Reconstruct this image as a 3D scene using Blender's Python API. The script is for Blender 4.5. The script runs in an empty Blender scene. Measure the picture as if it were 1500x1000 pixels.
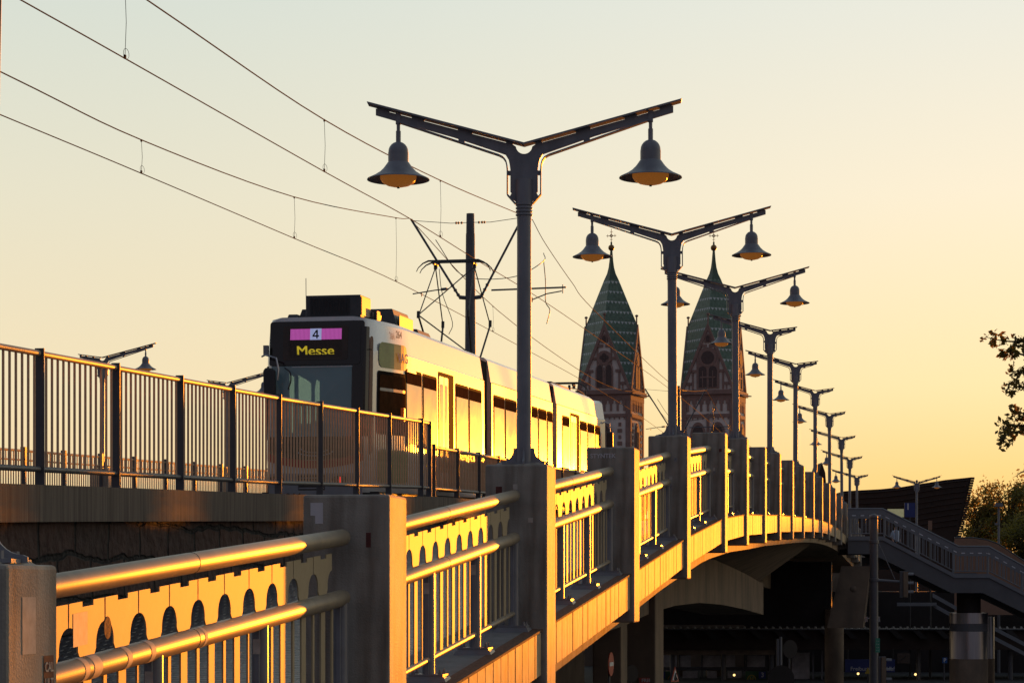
import bpy, math, random
from math import sin, cos, tan, pi, radians, sqrt
from mathutils import Vector, Matrix
random.seed(7)
SC = bpy.context.scene
COL = SC.collection

# ------------------------------------------------------------------ camera geometry
F = 3400.0
TH = math.atan(602.0 / F)
YH = 860.0
GZ = -4.6
def W(px, py, Z):
    """real position of something seen at px,py at depth Z (metres)"""
    Xc = (px - 750) * Z / F
    return Vector((Xc * cos(TH) - Z * sin(TH), Xc * sin(TH) + Z * cos(TH), (YH - py) * Z / F))
def yz(Z, a):
    return Z / cos(TH) - a * tan(TH)
def ypx(px, a):
    return yz(F * (a / cos(TH)) / (1352.0 - px), a)
def lerp(tab, x):
    if x <= tab[0][0]:
        (x0, y0), (x1, y1) = tab[0], tab[1]
    elif x >= tab[-1][0]:
        (x0, y0), (x1, y1) = tab[-2], tab[-1]
    else:
        for i in range(len(tab) - 1):
            if tab[i][0] <= x <= tab[i + 1][0]:
                (x0, y0), (x1, y1) = tab[i], tab[i + 1]
                break
    return y0 + (y1 - y0) * (x - x0) / (x1 - x0)

# ------------------------------------------------------------------ mesh helper
class MB:
    def __init__(s):
        s.v, s.f, s.uv = [], [], {}
    def add(s, vs, fs):
        n = len(s.v)
        s.v += [tuple(p) for p in vs]
        s.f += [tuple(n + i for i in f) for f in fs]
        return s
    def box(s, x0, x1, y0, y1, z0, z1):
        vs = [(x0,y0,z0),(x1,y0,z0),(x1,y1,z0),(x0,y1,z0),(x0,y0,z1),(x1,y0,z1),(x1,y1,z1),(x0,y1,z1)]
        return s.add(vs, [(0,3,2,1),(4,5,6,7),(0,1,5,4),(1,2,6,5),(2,3,7,6),(3,0,4,7)])
    def hexa(s, vs):
        return s.add(vs, [(0,3,2,1),(4,5,6,7),(0,1,5,4),(1,2,6,5),(2,3,7,6),(3,0,4,7)])
    def slope(s, x0, x1, y0, y1, za0, za1, zb0, zb1):
        """box whose bottom/top differ at y0 (za0..za1) and y1 (zb0..zb1)"""
        return s.hexa([(x0,y0,za0),(x1,y0,za0),(x1,y1,zb0),(x0,y1,zb0),(x0,y0,za1),(x1,y0,za1),(x1,y1,zb1),(x0,y1,zb1)])
    def tube(s, p0, p1, r, n=10, r1=None, caps=True):
        return s.path([p0, p1], [r, r if r1 is None else r1], n, caps)
    def path(s, pts, rs, n=8, caps=True):
        pts = [Vector(p) for p in pts]
        if not isinstance(rs, (list, tuple)): rs = [rs] * len(pts)
        base = len(s.v); up = None
        for i, p in enumerate(pts):
            if i == 0: d = pts[1] - pts[0]
            elif i == len(pts) - 1: d = pts[-1] - pts[-2]
            else: d = (pts[i+1] - pts[i]).normalized() + (pts[i] - pts[i-1]).normalized()
            d = d.normalized()
            if up is None:
                up = Vector((0,0,1)) if abs(d.z) < .9 else Vector((1,0,0))
            a = d.cross(up)
            if a.length < 1e-4: a = d.cross(Vector((0,1,0)))
            a.normalize(); b = a.cross(d).normalized(); up = b
            for k in range(n):
                t = 2*pi*k/n
                s.v.append(tuple(p + (a*cos(t) + b*sin(t)) * rs[i]))
        for i in range(len(pts)-1):
            for k in range(n):
                k2 = (k+1) % n
                s.f.append((base+i*n+k, base+i*n+k2, base+(i+1)*n+k2, base+(i+1)*n+k))
        if caps:
            s.f.append(tuple(base+k for k in reversed(range(n))))
            m = base+(len(pts)-1)*n
            s.f.append(tuple(m+k for k in range(n)))
        return s
    def lathe(s, prof, c=(0,0,0), n=24):
        base = len(s.v); cx, cy, cz = c
        for r, z in prof:
            for k in range(n):
                t = 2*pi*k/n
                s.v.append((cx + r*cos(t), cy + r*sin(t), cz + z))
        for i in range(len(prof)-1):
            for k in range(n):
                k2 = (k+1) % n
                s.f.append((base+i*n+k, base+i*n+k2, base+(i+1)*n+k2, base+(i+1)*n+k))
        return s
    def prism(s, poly, fn, t0, t1):
        """poly = 2d outline, fn(a,b,t)->xyz, extruded from t0 to t1"""
        n = len(poly); base = len(s.v)
        for t in (t0, t1):
            for a, b in poly: s.v.append(tuple(fn(a, b, t)))
        s.f.append(tuple(base+i for i in reversed(range(n))))
        s.f.append(tuple(base+n+i for i in range(n)))
        for i in range(n):
            j = (i+1) % n
            s.f.append((base+i, base+j, base+n+j, base+n+i))
        return s
    def build(s, name, mat, parent=None, smooth=False, bevel=0, origin=None, recalc=True):
        me = bpy.data.meshes.new(name)
        o_ = Vector(origin) if origin is not None else Vector((0,0,0))
        me.from_pydata([(x-o_.x, y-o_.y, z-o_.z) for x,y,z in s.v], [], s.f)
        me.materials.append(mat)
        if recalc:
            import bmesh
            bm = bmesh.new(); bm.from_mesh(me)
            bmesh.ops.recalc_face_normals(bm, faces=bm.faces); bm.to_mesh(me); bm.free()
        if smooth:
            for p in me.polygons: p.use_smooth = True
        me.update()
        ob = bpy.data.objects.new(name, me); COL.objects.link(ob)
        if smooth:
            me.set_sharp_from_angle(angle=radians(22 if name == 'body_section' else 40))
        if bevel:
            m = ob.modifiers.new('bevel', 'BEVEL'); m.width = bevel; m.segments = 2; m.limit_method = 'ANGLE'
        if parent is not None: ob.parent = parent
        return ob
def tag(o, label=None, cat=None, group=None, kind=None):
    if label: o['label'] = label
    if cat: o['category'] = cat
    if group: o['group'] = group
    if kind: o['kind'] = kind
    return o
def empty(name, loc, label, cat, group=None, rot=(0,0,0)):
    o = bpy.data.objects.new(name, None); COL.objects.link(o)
    o.empty_display_size = .2
    o.location = loc; o.rotation_euler = rot
    return tag(o, label, cat, group)
def link(name, me, parent, loc=(0,0,0), rot=(0,0,0)):
    o = bpy.data.objects.new(name, me); COL.objects.link(o); o.parent = parent; o.location = loc; o.rotation_euler = rot
    return o
def children(o):
    return [c for c in COL.objects if c.parent == o]
def copy_tree(o, parent=None):
    c = o.copy(); COL.objects.link(c)
    if parent is not None: c.parent = parent
    for ch in children(o): copy_tree(ch, c)
    return c
def text(body, size, mat, parent, loc, rot, name='lettering', bold=0.0, extrude=.002, sx=1, align='CENTER'):
    cu = bpy.data.curves.new('txt', 'FONT'); cu.body = body; cu.size = size
    cu.align_x = align; cu.align_y = 'CENTER'; cu.extrude = extrude; cu.offset = bold
    ob = bpy.data.objects.new('txt', cu); COL.objects.link(ob)
    bpy.context.view_layer.update()
    me = bpy.data.meshes.new_from_object(ob.evaluated_get(bpy.context.evaluated_depsgraph_get()))
    bpy.data.objects.remove(ob)
    me.materials.clear(); me.materials.append(mat)
    o = link(name, me, parent, loc, rot); o.scale = (sx, 1, 1)
    return o

# ------------------------------------------------------------------ materials
def newmat(name):
    m = bpy.data.materials.new(name); m.use_nodes = True
    nt = m.node_tree; b = nt.nodes['Principled BSDF']
    return m, nt, b
def N(nt, t, **kw):
    n = nt.nodes.new(t)
    for k, v in kw.items(): setattr(n, k, v)
    return n
def mat(name, col, rough=.6, metal=0, var=.15, scale=6.0, bump=0.0, bscale=60, spec=.5, stain=None, stretch=(1,1,1), coat=0, emit=None, estr=0, dark=.5):
    m, nt, b = newmat(name)
    L = nt.links
    b.inputs['Roughness'].default_value = rough; b.inputs['Metallic'].default_value = metal
    b.inputs['Specular IOR Level'].default_value = spec
    b.inputs['Coat Weight'].default_value = coat; b.inputs['Coat Roughness'].default_value = .17; b.inputs['Coat IOR'].default_value = 2.3
    tc = N(nt, 'ShaderNodeTexCoord'); mp = N(nt, 'ShaderNodeMapping'); mp.inputs['Scale'].default_value = stretch
    L.new(tc.outputs['Object'], mp.inputs['Vector'])
    nz = N(nt, 'ShaderNodeTexNoise'); nz.inputs['Scale'].default_value = scale; nz.inputs['Detail'].default_value = 8; nz.inputs['Roughness'].default_value = .65
    L.new(mp.outputs[0], nz.inputs['Vector'])
    cr = N(nt, 'ShaderNodeValToRGB')
    cr.color_ramp.elements[0].position = .3; cr.color_ramp.elements[1].position = .7
    c0 = [c*(1-var) for c in col]; c1 = [min(1, c*(1+var)) for c in col]
    cr.color_ramp.elements[0].color = (*c0, 1); cr.color_ramp.elements[1].color = (*c1, 1)
    L.new(nz.outputs['Fac'], cr.inputs[0])
    out = cr.outputs[0]
    if stain:
        n2 = N(nt, 'ShaderNodeTexNoise'); n2.inputs['Scale'].default_value = stain[0]; n2.inputs['Detail'].default_value = 10
        mp2 = N(nt, 'ShaderNodeMapping'); mp2.inputs['Scale'].default_value = stain[1]
        L.new(tc.outputs['Object'], mp2.inputs['Vector']); L.new(mp2.outputs[0], n2.inputs['Vector'])
        r2 = N(nt, 'ShaderNodeValToRGB'); r2.color_ramp.elements[0].position = .42; r2.color_ramp.elements[1].position = .68
        r2.color_ramp.elements[0].color = (0,0,0,1); r2.color_ramp.elements[1].color = (1,1,1,1)
        L.new(n2.outputs['Fac'], r2.inputs[0])
        mu = N(nt, 'ShaderNodeMath', operation='MULTIPLY'); mu.inputs[1].default_value = stain[3]
        L.new(r2.outputs[0], mu.inputs[0])
        mx = N(nt, 'ShaderNodeMixRGB'); mx.inputs[2].default_value = (*stain[2], 1)
        L.new(mu.outputs[0], mx.inputs[0]); L.new(out, mx.inputs[1]); out = mx.outputs[0]
    L.new(out, b.inputs['Base Color'])
    if bump:
        n3 = N(nt, 'ShaderNodeTexNoise'); n3.inputs['Scale'].default_value = bscale; n3.inputs['Detail'].default_value = 6
        L.new(mp.outputs[0], n3.inputs['Vector'])
        bp = N(nt, 'ShaderNodeBump'); bp.inputs['Strength'].default_value = bump; bp.inputs['Distance'].default_value = .01
        L.new(n3.outputs['Fac'], bp.inputs['Height']); L.new(bp.outputs[0], b.inputs['Normal'])
    if emit:
        b.inputs['Emission Color'].default_value = (*emit, 1); b.inputs['Emission Strength'].default_value = estr
    return m
M = {}
M['concrete'] = mat('cast_concrete', (.36,.325,.275), .7, var=.2, scale=3, bump=.35, bscale=80, spec=.35, stain=(2.6,(3,3,.35),(.13,.10,.075),.75))
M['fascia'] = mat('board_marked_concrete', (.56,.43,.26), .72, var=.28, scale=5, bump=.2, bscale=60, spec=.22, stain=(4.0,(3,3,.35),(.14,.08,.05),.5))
M['pane1'] = mat('dim_shelter_pane', (.50,.48,.48), .4, var=.5, scale=.9)
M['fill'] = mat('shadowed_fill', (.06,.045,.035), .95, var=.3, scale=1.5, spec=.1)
M['joint'] = mat('dark_joint', (.04,.028,.02), .9, spec=.05)
M['ledge'] = mat('weathered_ledge_concrete', (.2,.19,.19), .85, var=.2, scale=5, bump=.3, bscale=70, spec=.2)
M['edge'] = mat('rusty_coping_edge', (.16,.09,.06), .9, var=.4, scale=30, bump=.8, bscale=50, spec=.2)
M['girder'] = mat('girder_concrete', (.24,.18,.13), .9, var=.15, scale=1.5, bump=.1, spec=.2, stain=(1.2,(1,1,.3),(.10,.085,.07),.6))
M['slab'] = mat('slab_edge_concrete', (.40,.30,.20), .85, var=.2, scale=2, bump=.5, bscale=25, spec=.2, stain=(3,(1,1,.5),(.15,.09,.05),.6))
M['coping'] = mat('streaked_coping', (.125,.10,.08), .85, var=.5, scale=2.0, stretch=(4,8,.3), bump=.3, bscale=30, spec=.3, stain=(3,(1,14,.3),(.30,.25,.20),.45))
M['paint'] = mat('grey_painted_steel', (.215,.215,.235), .38, var=.08, scale=9, bump=.05, bscale=120, spec=.5, stain=(5,(1,1,1),(.11,.10,.10),.3))
M['plate'] = mat('grey_painted_plate', (.40,.32,.20), .62, var=.06, scale=9, bump=.05, bscale=120, spec=.2)
M['tubes'] = mat('satin_rail_tube', (.29,.235,.165), .46, metal=.12, var=.1, scale=6, bump=.04, bscale=150, spec=.6, stain=(9,(1,1,1),(.14,.12,.11),.35))
M['lamp'] = mat('slate_lamp_enamel', (.23,.235,.265), .45, var=.08, scale=8, bump=.03, spec=.5, stain=(6,(1,1,.4),(.07,.07,.08),.35))
M['dark'] = mat('black_metal', (.03,.03,.033), .5, var=.2, scale=8)
M['wire'] = mat('copper_wire', (.05,.028,.018), .9, var=.2, spec=.05)
M['railpost'] = mat('dark_railing_post', (.075,.075,.085), .5, var=.15, scale=12, bump=.1)
M['bar'] = mat('brown_railing_bar', (.62,.38,.22), .6, var=.15, scale=12, spec=.5)
M['railtop'] = mat('brown_handrail', (.34,.24,.16), .5, var=.15, scale=12, spec=.5)
M['tramwhite'] = mat('tram_white_paint', (.56,.56,.57), .5, var=.04, scale=1.2, spec=.3, coat=1.0, stain=(1.5,(1,.6,2),(.62,.56,.48),.25))
M['tramblack'] = mat('gloss_black_panel', (.012,.009,.008), .12, var=.2, spec=.6)
M['tramgrey'] = mat('tram_grey_skirt', (.22,.23,.25), .4, var=.1)
M['tramred'] = mat('tram_red_stripe', (.35,.02,.015), .3, var=.1)
M['trim'] = mat('maroon_corner_trim', (.10,.03,.025), .5, spec=.3)
M['tramgreen'] = mat('tram_green_panel', (.07,.15,.035), .3, var=.35, scale=3, spec=.3)
M['tramdark'] = mat('roof_equipment_grey', (.06,.062,.07), .55, var=.15)
M['roofbox'] = mat('roof_box_beige', (.30,.24,.19), .55, var=.1)
M['bellows'] = mat('rubber_bellows', (.035,.02,.015), .75, var=.3)
M['rubber'] = mat('window_seal', (.014,.010,.008), .9, spec=.05)
M['steel'] = mat('brushed_steel', (.42,.42,.45), .28, metal=.9, var=.12, scale=2, stretch=(8,8,.2))
M['mastgrey'] = mat('galvanised_mast', (.10,.10,.115), .5, var=.15, scale=4)
M['sandstone'] = mat('red_sandstone', (.30,.19,.16), .85, var=.2, scale=1.6)  # tower colours, spire tiles included, lightened to stand in for distance haze
M['plaster'] = mat('cream_plaster', (.80,.73,.66), .9, var=.10, scale=.6, stain=(.8,(1,1,.5),(.5,.44,.40),.5))
M['deepwin'] = mat('louvred_opening', (.11,.075,.068), .8, var=.3)
M['gold'] = mat('gilded_metal', (.28,.15,.05), .4, metal=.7, var=.2)
M['leaf'] = mat('backlit_leaf', (.07,.075,.018), .6, var=.5, scale=3)
M['leaffar'] = mat('tree_leaf', (.050,.055,.018), .6, var=.5, scale=1)
for k_, tc_ in (('leaf',(.34,.22,.03)),('leaffar',(.50,.42,.07))):
    nt_ = M[k_].node_tree; tb = nt_.nodes.new('ShaderNodeBsdfTranslucent'); tb.inputs[0].default_value = (*tc_,1)
    ms = nt_.nodes.new('ShaderNodeMixShader'); ms.inputs[0].default_value = .30
    nt_.links.new(nt_.nodes['Principled BSDF'].outputs[0], ms.inputs[1]); nt_.links.new(tb.outputs[0], ms.inputs[2])
    nt_.links.new(ms.outputs[0], nt_.nodes['Material Output'].inputs['Surface'])
M['bark'] = mat('tree_bark', (.06,.04,.025), .9, var=.3, scale=9, bump=.5)
M['roofdark'] = mat('dark_canopy_cladding', (.034,.019,.013), .8, var=.3, scale=1.5)
M['roofrib'] = mat('dark_canopy_batten', (.036,.020,.014), .7, var=.3)
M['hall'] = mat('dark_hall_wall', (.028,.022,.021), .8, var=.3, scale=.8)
M['ground'] = mat('asphalt_ground', (.05,.05,.052), .9, var=.2, scale=.6, bump=.3, bscale=20)
M['stair'] = mat('stair_grey_paint', (.17,.175,.195), .6, var=.08, scale=2)
M['stairbody'] = mat('stair_stringer_paint', (.11,.11,.12), .65, var=.12, scale=1.2)
M['brownwall'] = mat('brown_ramp_wall', (.26,.15,.10), .8, var=.12, scale=1.5)
M['deck'] = mat('tram_deck_concrete', (.17,.16,.15), .85, var=.2, scale=2, bump=.2)
M['railsteel'] = mat('running_rail', (.25,.22,.2), .3, metal=.9)
M['amber'] = mat('amber_lamp_glass', (.42,.17,.04), .35, var=.45, scale=30, emit=(1,.33,.05), estr=.16, bump=.5, bscale=90)  # weak glow stands in for sun caught in the unlit lamp glass
M['white'] = mat('white_marking', (.75,.75,.75), .6, var=.05)
M['palewhite'] = mat('pale_marking', (.60,.58,.60), .6, var=.05)
M['blueSign'] = mat('navy_sign', (.02,.035,.17), .5, var=.1)
M['blueP'] = mat('parking_blue', (.02,.10,.35), .5, var=.1)
M['redSign'] = mat('sign_red', (.45,.06,.04), .5, var=.1)
M['green'] = mat('green_notice', (.06,.26,.18), .6, var=.2)
M['signgreen'] = mat('stop_sign_green', (.04,.12,.05), .5)
M['yellowS'] = mat('yellow_sign', (.35,.25,.02), .5)
M['sticker'] = mat('paper_sticker', (.50,.44,.38), .7, var=.2, scale=20)
M['greysticker'] = mat('worn_grey_sticker', (.26,.25,.26), .7, var=.4, scale=40)
M['stickerdark'] = mat('maroon_sticker', (.10,.02,.015), .7, var=.3, scale=30)
M['skin'] = mat('skin', (.42,.22,.15), .6, var=.1)
M['shirt'] = mat('pale_blue_shirt', (.42,.50,.62), .8, var=.15)
M['trousers'] = mat('dark_trousers', (.03,.03,.04), .8)
M['hair'] = mat('dark_hair', (.03,.02,.015), .8)
M['magenta'] = mat('magenta_display', (.3,.05,.25), .4, emit=(.62,.11,.50), estr=.62, var=.15, scale=40)
M['numbox'] = mat('pale_display_box', (.3,.3,.4), .4, emit=(.40,.44,.74), estr=.7)
M['led'] = mat('yellow_led', (.3,.25,.01), .4, emit=(.66,.50,.03), estr=.62)
M['redlight'] = mat('red_marker_lamp', (.4,.01,.01), .3, emit=(1,.03,.02), estr=1.2)
M['orangelens'] = mat('orange_indicator', (.4,.06,.01), .3, emit=(.8,.12,.02), estr=.15)
M['interior'] = mat('cab_interior', (.035,.06,.07), .8, var=.3, scale=3)
M['cabglow'] = mat('cab_window_daylight_glow', (.35,.42,.25), .5, emit=(.62,.68,.40), estr=1.7, var=.25, scale=4)  # panes glow to stand in for daylight seen through the cab
M['lowfog'] = mat('distant_house_wall', (.12,.10,.09), .9, var=.2)

def brickmat(name, c1, c2, mort, sx, sy, rough=.9, bump=.6, vec='Object', msize=.02, rot=(0,0,0), offset=.5, wob=.02):
    m, nt, b = newmat(name); L = nt.links
    tc = N(nt, 'ShaderNodeTexCoord'); mp = N(nt, 'ShaderNodeMapping'); mp.inputs['Rotation'].default_value = rot
    L.new(tc.outputs[vec], mp.inputs['Vector'])
    br = N(nt, 'ShaderNodeTexBrick'); br.inputs['Scale'].default_value = 1
    br.inputs['Brick Width'].default_value = sx; br.inputs['Row Height'].default_value = sy
    br.inputs['Mortar Size'].default_value = msize; br.inputs['Mortar Smooth'].default_value = .6; br.offset = offset
    br.inputs['Color1'].default_value = (*c1,1); br.inputs['Color2'].default_value = (*c2,1); br.inputs['Mortar'].default_value = (*mort,1)
    wn = N(nt, 'ShaderNodeTexNoise'); wn.inputs['Scale'].default_value = 1.7; wn.inputs['Detail'].default_value = 4; L.new(mp.outputs[0], wn.inputs['Vector'])
    wm = N(nt, 'ShaderNodeVectorMath', operation='MULTIPLY_ADD'); wm.inputs[1].default_value = (wob,wob,0); L.new(wn.outputs['Color'], wm.inputs[0]); L.new(mp.outputs[0], wm.inputs[2])
    L.new(wm.outputs[0], br.inputs['Vector'])
    nz = N(nt, 'ShaderNodeTexNoise'); nz.inputs['Scale'].default_value = 5; nz.inputs['Detail'].default_value = 8
    L.new(mp.outputs[0], nz.inputs['Vector'])
    mx = N(nt, 'ShaderNodeMixRGB', blend_type='MULTIPLY'); mx.inputs[0].default_value = .8
    r = N(nt, 'ShaderNodeValToRGB'); r.color_ramp.elements[0].color = (.3,.3,.3,1); r.color_ramp.elements[1].color = (1.5,1.5,1.5,1)
    L.new(nz.outputs['Fac'], r.inputs[0]); L.new(br.outputs['Color'], mx.inputs[1]); L.new(r.outputs[0], mx.inputs[2])
    L.new(mx.outputs[0], b.inputs['Base Color']); b.inputs['Roughness'].default_value = rough
    ad = N(nt, 'ShaderNodeMath', operation='SUBTRACT'); L.new(nz.outputs['Fac'], ad.inputs[0]); L.new(br.outputs['Fac'], ad.inputs[1])
    bp = N(nt, 'ShaderNodeBump'); bp.inputs['Strength'].default_value = bump; bp.inputs['Distance'].default_value = .06
    L.new(ad.outputs[0], bp.inputs['Height']); L.new(bp.outputs[0], b.inputs['Normal'])
    return m
# stone wall lies in the YZ plane: rotate so brick X = world Y, brick Y = world Z
M['stone'] = brickmat('rough_sandstone_blocks', (.10,.050,.036), (.055,.032,.026), (.012,.009,.008), .9, .38, rot=(0,0,0), msize=.03, bump=1.6, wob=.22)
M['cobble'] = brickmat('wet_paving', (.085,.09,.105), (.06,.065,.08), (.02,.02,.024), .22, .12, rough=.35, msize=.02, bump=.7)

def roofmat():
    """green glazed tiles with rows of pale triangular tile groups (uses the UV map in metres)"""
    m, nt, b = newmat('green_glazed_tiles'); L = nt.links
    uv = N(nt, 'ShaderNodeUVMap'); sp = N(nt, 'ShaderNodeSeparateXYZ'); L.new(uv.outputs[0], sp.inputs[0])
    def mth(op, a, bb=None, c=None):
        n = N(nt, 'ShaderNodeMath', operation=op)
        for i, x in enumerate((a, bb, c)):
            if x is None: continue
            if isinstance(x, (int, float)): n.inputs[i].default_value = x
            else: L.new(x, n.inputs[i])
        return n.outputs[0]
    v = mth('MULTIPLY', sp.outputs[1], 1/1.32); vf = mth('FRACT', v)
    u = mth('MULTIPLY', sp.outputs[0], 1/.50); uf = mth('FRACT', u)
    t = mth('MULTIPLY', vf, 1/.26)           # 0..1 inside the band
    inb = mth('LESS_THAN', t, 1.0)
    du = mth('ABSOLUTE', mth('SUBTRACT', uf, .5))
    tri = mth('LESS_THAN', du, mth('MULTIPLY', t, .44))
    fac = mth('MULTIPLY', mth('MULTIPLY', inb, tri), .7)
    nz = N(nt, 'ShaderNodeTexNoise'); nz.inputs['Scale'].default_value = 3.0; nz.inputs['Detail'].default_value = 8
    cr = N(nt, 'ShaderNodeValToRGB'); cr.color_ramp.elements[0].color = (.045,.10,.07,1); cr.color_ramp.elements[1].color = (.12,.21,.16,1)
    cr.color_ramp.elements[0].position = .3; cr.color_ramp.elements[1].position = .72
    tc = N(nt, 'ShaderNodeTexCoord'); L.new(tc.outputs['Object'], nz.inputs['Vector']); L.new(nz.outputs['Fac'], cr.inputs[0])
    mx = N(nt, 'ShaderNodeMixRGB'); mx.inputs[2].default_value = (.66,.72,.76,1)
    L.new(fac, mx.inputs[0]); L.new(cr.outputs[0], mx.inputs[1]); L.new(mx.outputs[0], b.inputs['Base Color'])
    b.inputs['Roughness'].default_value = .45
    cmb = mth('FRACT', mth('MULTIPLY', sp.outputs[1], 4.0))
    bp = N(nt, 'ShaderNodeBump'); bp.inputs['Strength'].default_value = .5; bp.inputs['Distance'].default_value = .05
    L.new(cmb, bp.inputs['Height']); L.new(bp.outputs[0], b.inputs['Normal'])
    return m
M['tiles'] = roofmat()

def glassmat(name, tint=(.02,.02,.02), transp=0.0, rough=.03, ior=1.6):
    m, nt, b = newmat(name); L = nt.links
    b.inputs['Base Color'].default_value = (*tint, 1); b.inputs['Roughness'].default_value = rough
    b.inputs['Specular IOR Level'].default_value = .6; b.inputs['IOR'].default_value = ior
    tc = N(nt, 'ShaderNodeTexCoord'); nz = N(nt, 'ShaderNodeTexNoise'); nz.inputs['Scale'].default_value = 1.3; nz.inputs['Detail'].default_value = 2
    L.new(tc.outputs['Object'], nz.inputs['Vector'])
    bp = N(nt, 'ShaderNodeBump'); bp.inputs['Strength'].default_value = .12; bp.inputs['Distance'].default_value = .05
    L.new(nz.outputs['Fac'], bp.inputs['Height']); L.new(bp.outputs[0], b.inputs['Normal'])
    if transp:
        tr = N(nt, 'ShaderNodeBsdfTransparent'); tr.inputs[0].default_value = (.75,.85,.85,1)
        mx = N(nt, 'ShaderNodeMixShader'); mx.inputs[0].default_value = 1-transp
        L.new(tr.outputs[0], mx.inputs[1]); L.new(b.outputs[0], mx.inputs[2])
        L.new(mx.outputs[0], nt.nodes['Material Output'].inputs['Surface'])
    return m
M['glass'] = glassmat('coach_window_glass', (.03,.03,.028), rough=.11, ior=2.6)
M['toplight'] = mat('dark_top_light', (.07,.032,.015), 1.0, spec=0, var=.3)
M['windscreen'] = glassmat('windscreen_glass', (.28,.42,.46), .38)  # pale blue tint carries the sky reflection as base colour
M['displayglass'] = mat('brown_display_glass', (.035,.016,.008), .2, var=.4, scale=4)

# ------------------------------------------------------------------ world and light
SUN_AZ = radians(10.4)       # clockwise from the bridge direction (+Y) towards +X
SUN_EL = radians(2.0)
w = bpy.data.worlds.new("World"); SC.world = w; w.use_nodes = True
nt = w.node_tree; L = nt.links
bg = nt.nodes['Background']
tc = N(nt, 'ShaderNodeTexCoord'); sp = N(nt, 'ShaderNodeSeparateXYZ'); L.new(tc.outputs['Generated'], sp.inputs[0])
def ramp(stops):
    r = N(nt, 'ShaderNodeValToRGB'); cr = r.color_ramp
    while len(cr.elements) < len(stops): cr.elements.new(.5)
    for e, (p, c) in zip(cr.elements, stops): e.position = p; e.color = (*c, 1)
    L.new(sp.outputs[2], r.inputs[0]); return r.outputs[0]
left = ramp([(0,(.92,.62,.28)),(.045,(.93,.71,.39)),(.085,(.90,.755,.49)),(.165,(.80,.76,.59)),(.25,(.67,.73,.66)),(.5,(.32,.38,.40)),(1,(.13,.17,.22))])
right = ramp([(0,(1.0,.55,.14)),(.045,(1.0,.68,.25)),(.085,(.99,.80,.43)),(.165,(.94,.85,.65)),(.25,(.80,.82,.74)),(.5,(.34,.40,.40)),(1,(.13,.17,.22))])
east = ramp([(0,(.15,.13,.14)),(.15,(.185,.165,.19)),(.4,(.15,.16,.21)),(.7,(.14,.17,.23)),(1,(.15,.19,.24))])
def dotaz(az):
    n = N(nt, 'ShaderNodeVectorMath', operation='DOT_PRODUCT'); n.inputs[1].default_value = (sin(az), cos(az), 0)
    L.new(tc.outputs['Generated'], n.inputs[0]); return n.outputs['Value']
# lateral component: how far right of the view axis
la = N(nt, 'ShaderNodeVectorMath', operation='DOT_PRODUCT'); la.inputs[1].default_value = (cos(TH), sin(TH), 0)
L.new(tc.outputs['Generated'], la.inputs[0])
m1 = N(nt, 'ShaderNodeMapRange'); m1.inputs['From Min'].default_value = -.22; m1.inputs['From Max'].default_value = .24; m1.interpolation_type = 'SMOOTHSTEP'
L.new(la.outputs['Value'], m1.inputs['Value'])
mxa = N(nt, 'ShaderNodeMixRGB'); L.new(m1.outputs[0], mxa.inputs[0]); L.new(left, mxa.inputs[1]); L.new(right, mxa.inputs[2])
m2 = N(nt, 'ShaderNodeMapRange'); m2.inputs['From Min'].default_value = -.45; m2.inputs['From Max'].default_value = .75; m2.interpolation_type = 'SMOOTHSTEP'
L.new(dotaz(SUN_AZ), m2.inputs['Value'])
mxb = N(nt, 'ShaderNodeMixRGB'); L.new(m2.outputs[0], mxb.inputs[0]); L.new(east, mxb.inputs[1]); L.new(mxa.outputs[0], mxb.inputs[2])
sky = N(nt, 'ShaderNodeTexSky', sky_type='NISHITA'); sky.sun_disc = False
sky.sun_elevation = SUN_EL; sky.sun_rotation = SUN_AZ; sky.air_density = 1.2; sky.dust_density = 2.5
sk = N(nt, 'ShaderNodeMixRGB', blend_type='ADD'); sk.inputs[0].default_value = .006
L.new(mxb.outputs[0], sk.inputs[1]); L.new(sky.outputs[0], sk.inputs[2])
L.new(sk.outputs[0], bg.inputs['Color']); bg.inputs['Strength'].default_value = 1.0

sd = bpy.data.lights.new('sun', 'SUN'); sd.energy = 8.0; sd.angle = radians(.6); sd.color = (1.0, .275, .012)
so = bpy.data.objects.new('sun', sd); COL.objects.link(so)
S = Vector((sin(SUN_AZ)*cos(SUN_EL), cos(SUN_AZ)*cos(SUN_EL), sin(SUN_EL)))
so.rotation_euler = S.to_track_quat('Z', 'Y').to_euler(); so.location = (30, 60, 40)

cd = bpy.data.cameras.new('camera'); cam = bpy.data.objects.new('camera', cd); COL.objects.link(cam)
cd.sensor_width = 36; cd.lens = 36*F/1500; cd.shift_y = (YH-500)/1500; cd.clip_end = 5000; cd.clip_start = .1
cam.rotation_euler = (radians(90), 0, TH); cam.location = (0,0,0); SC.camera = cam
SC.view_settings.view_transform = 'Standard'; SC.view_settings.look = 'None'; SC.view_settings.exposure = 0

ORD = ['first','second','third','fourth','fifth','sixth','seventh','eighth','ninth','tenth','eleventh','twelfth','thirteenth','fourteenth','fifteenth','sixteenth','seventeenth','eighteenth','nineteenth','twentieth']

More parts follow.
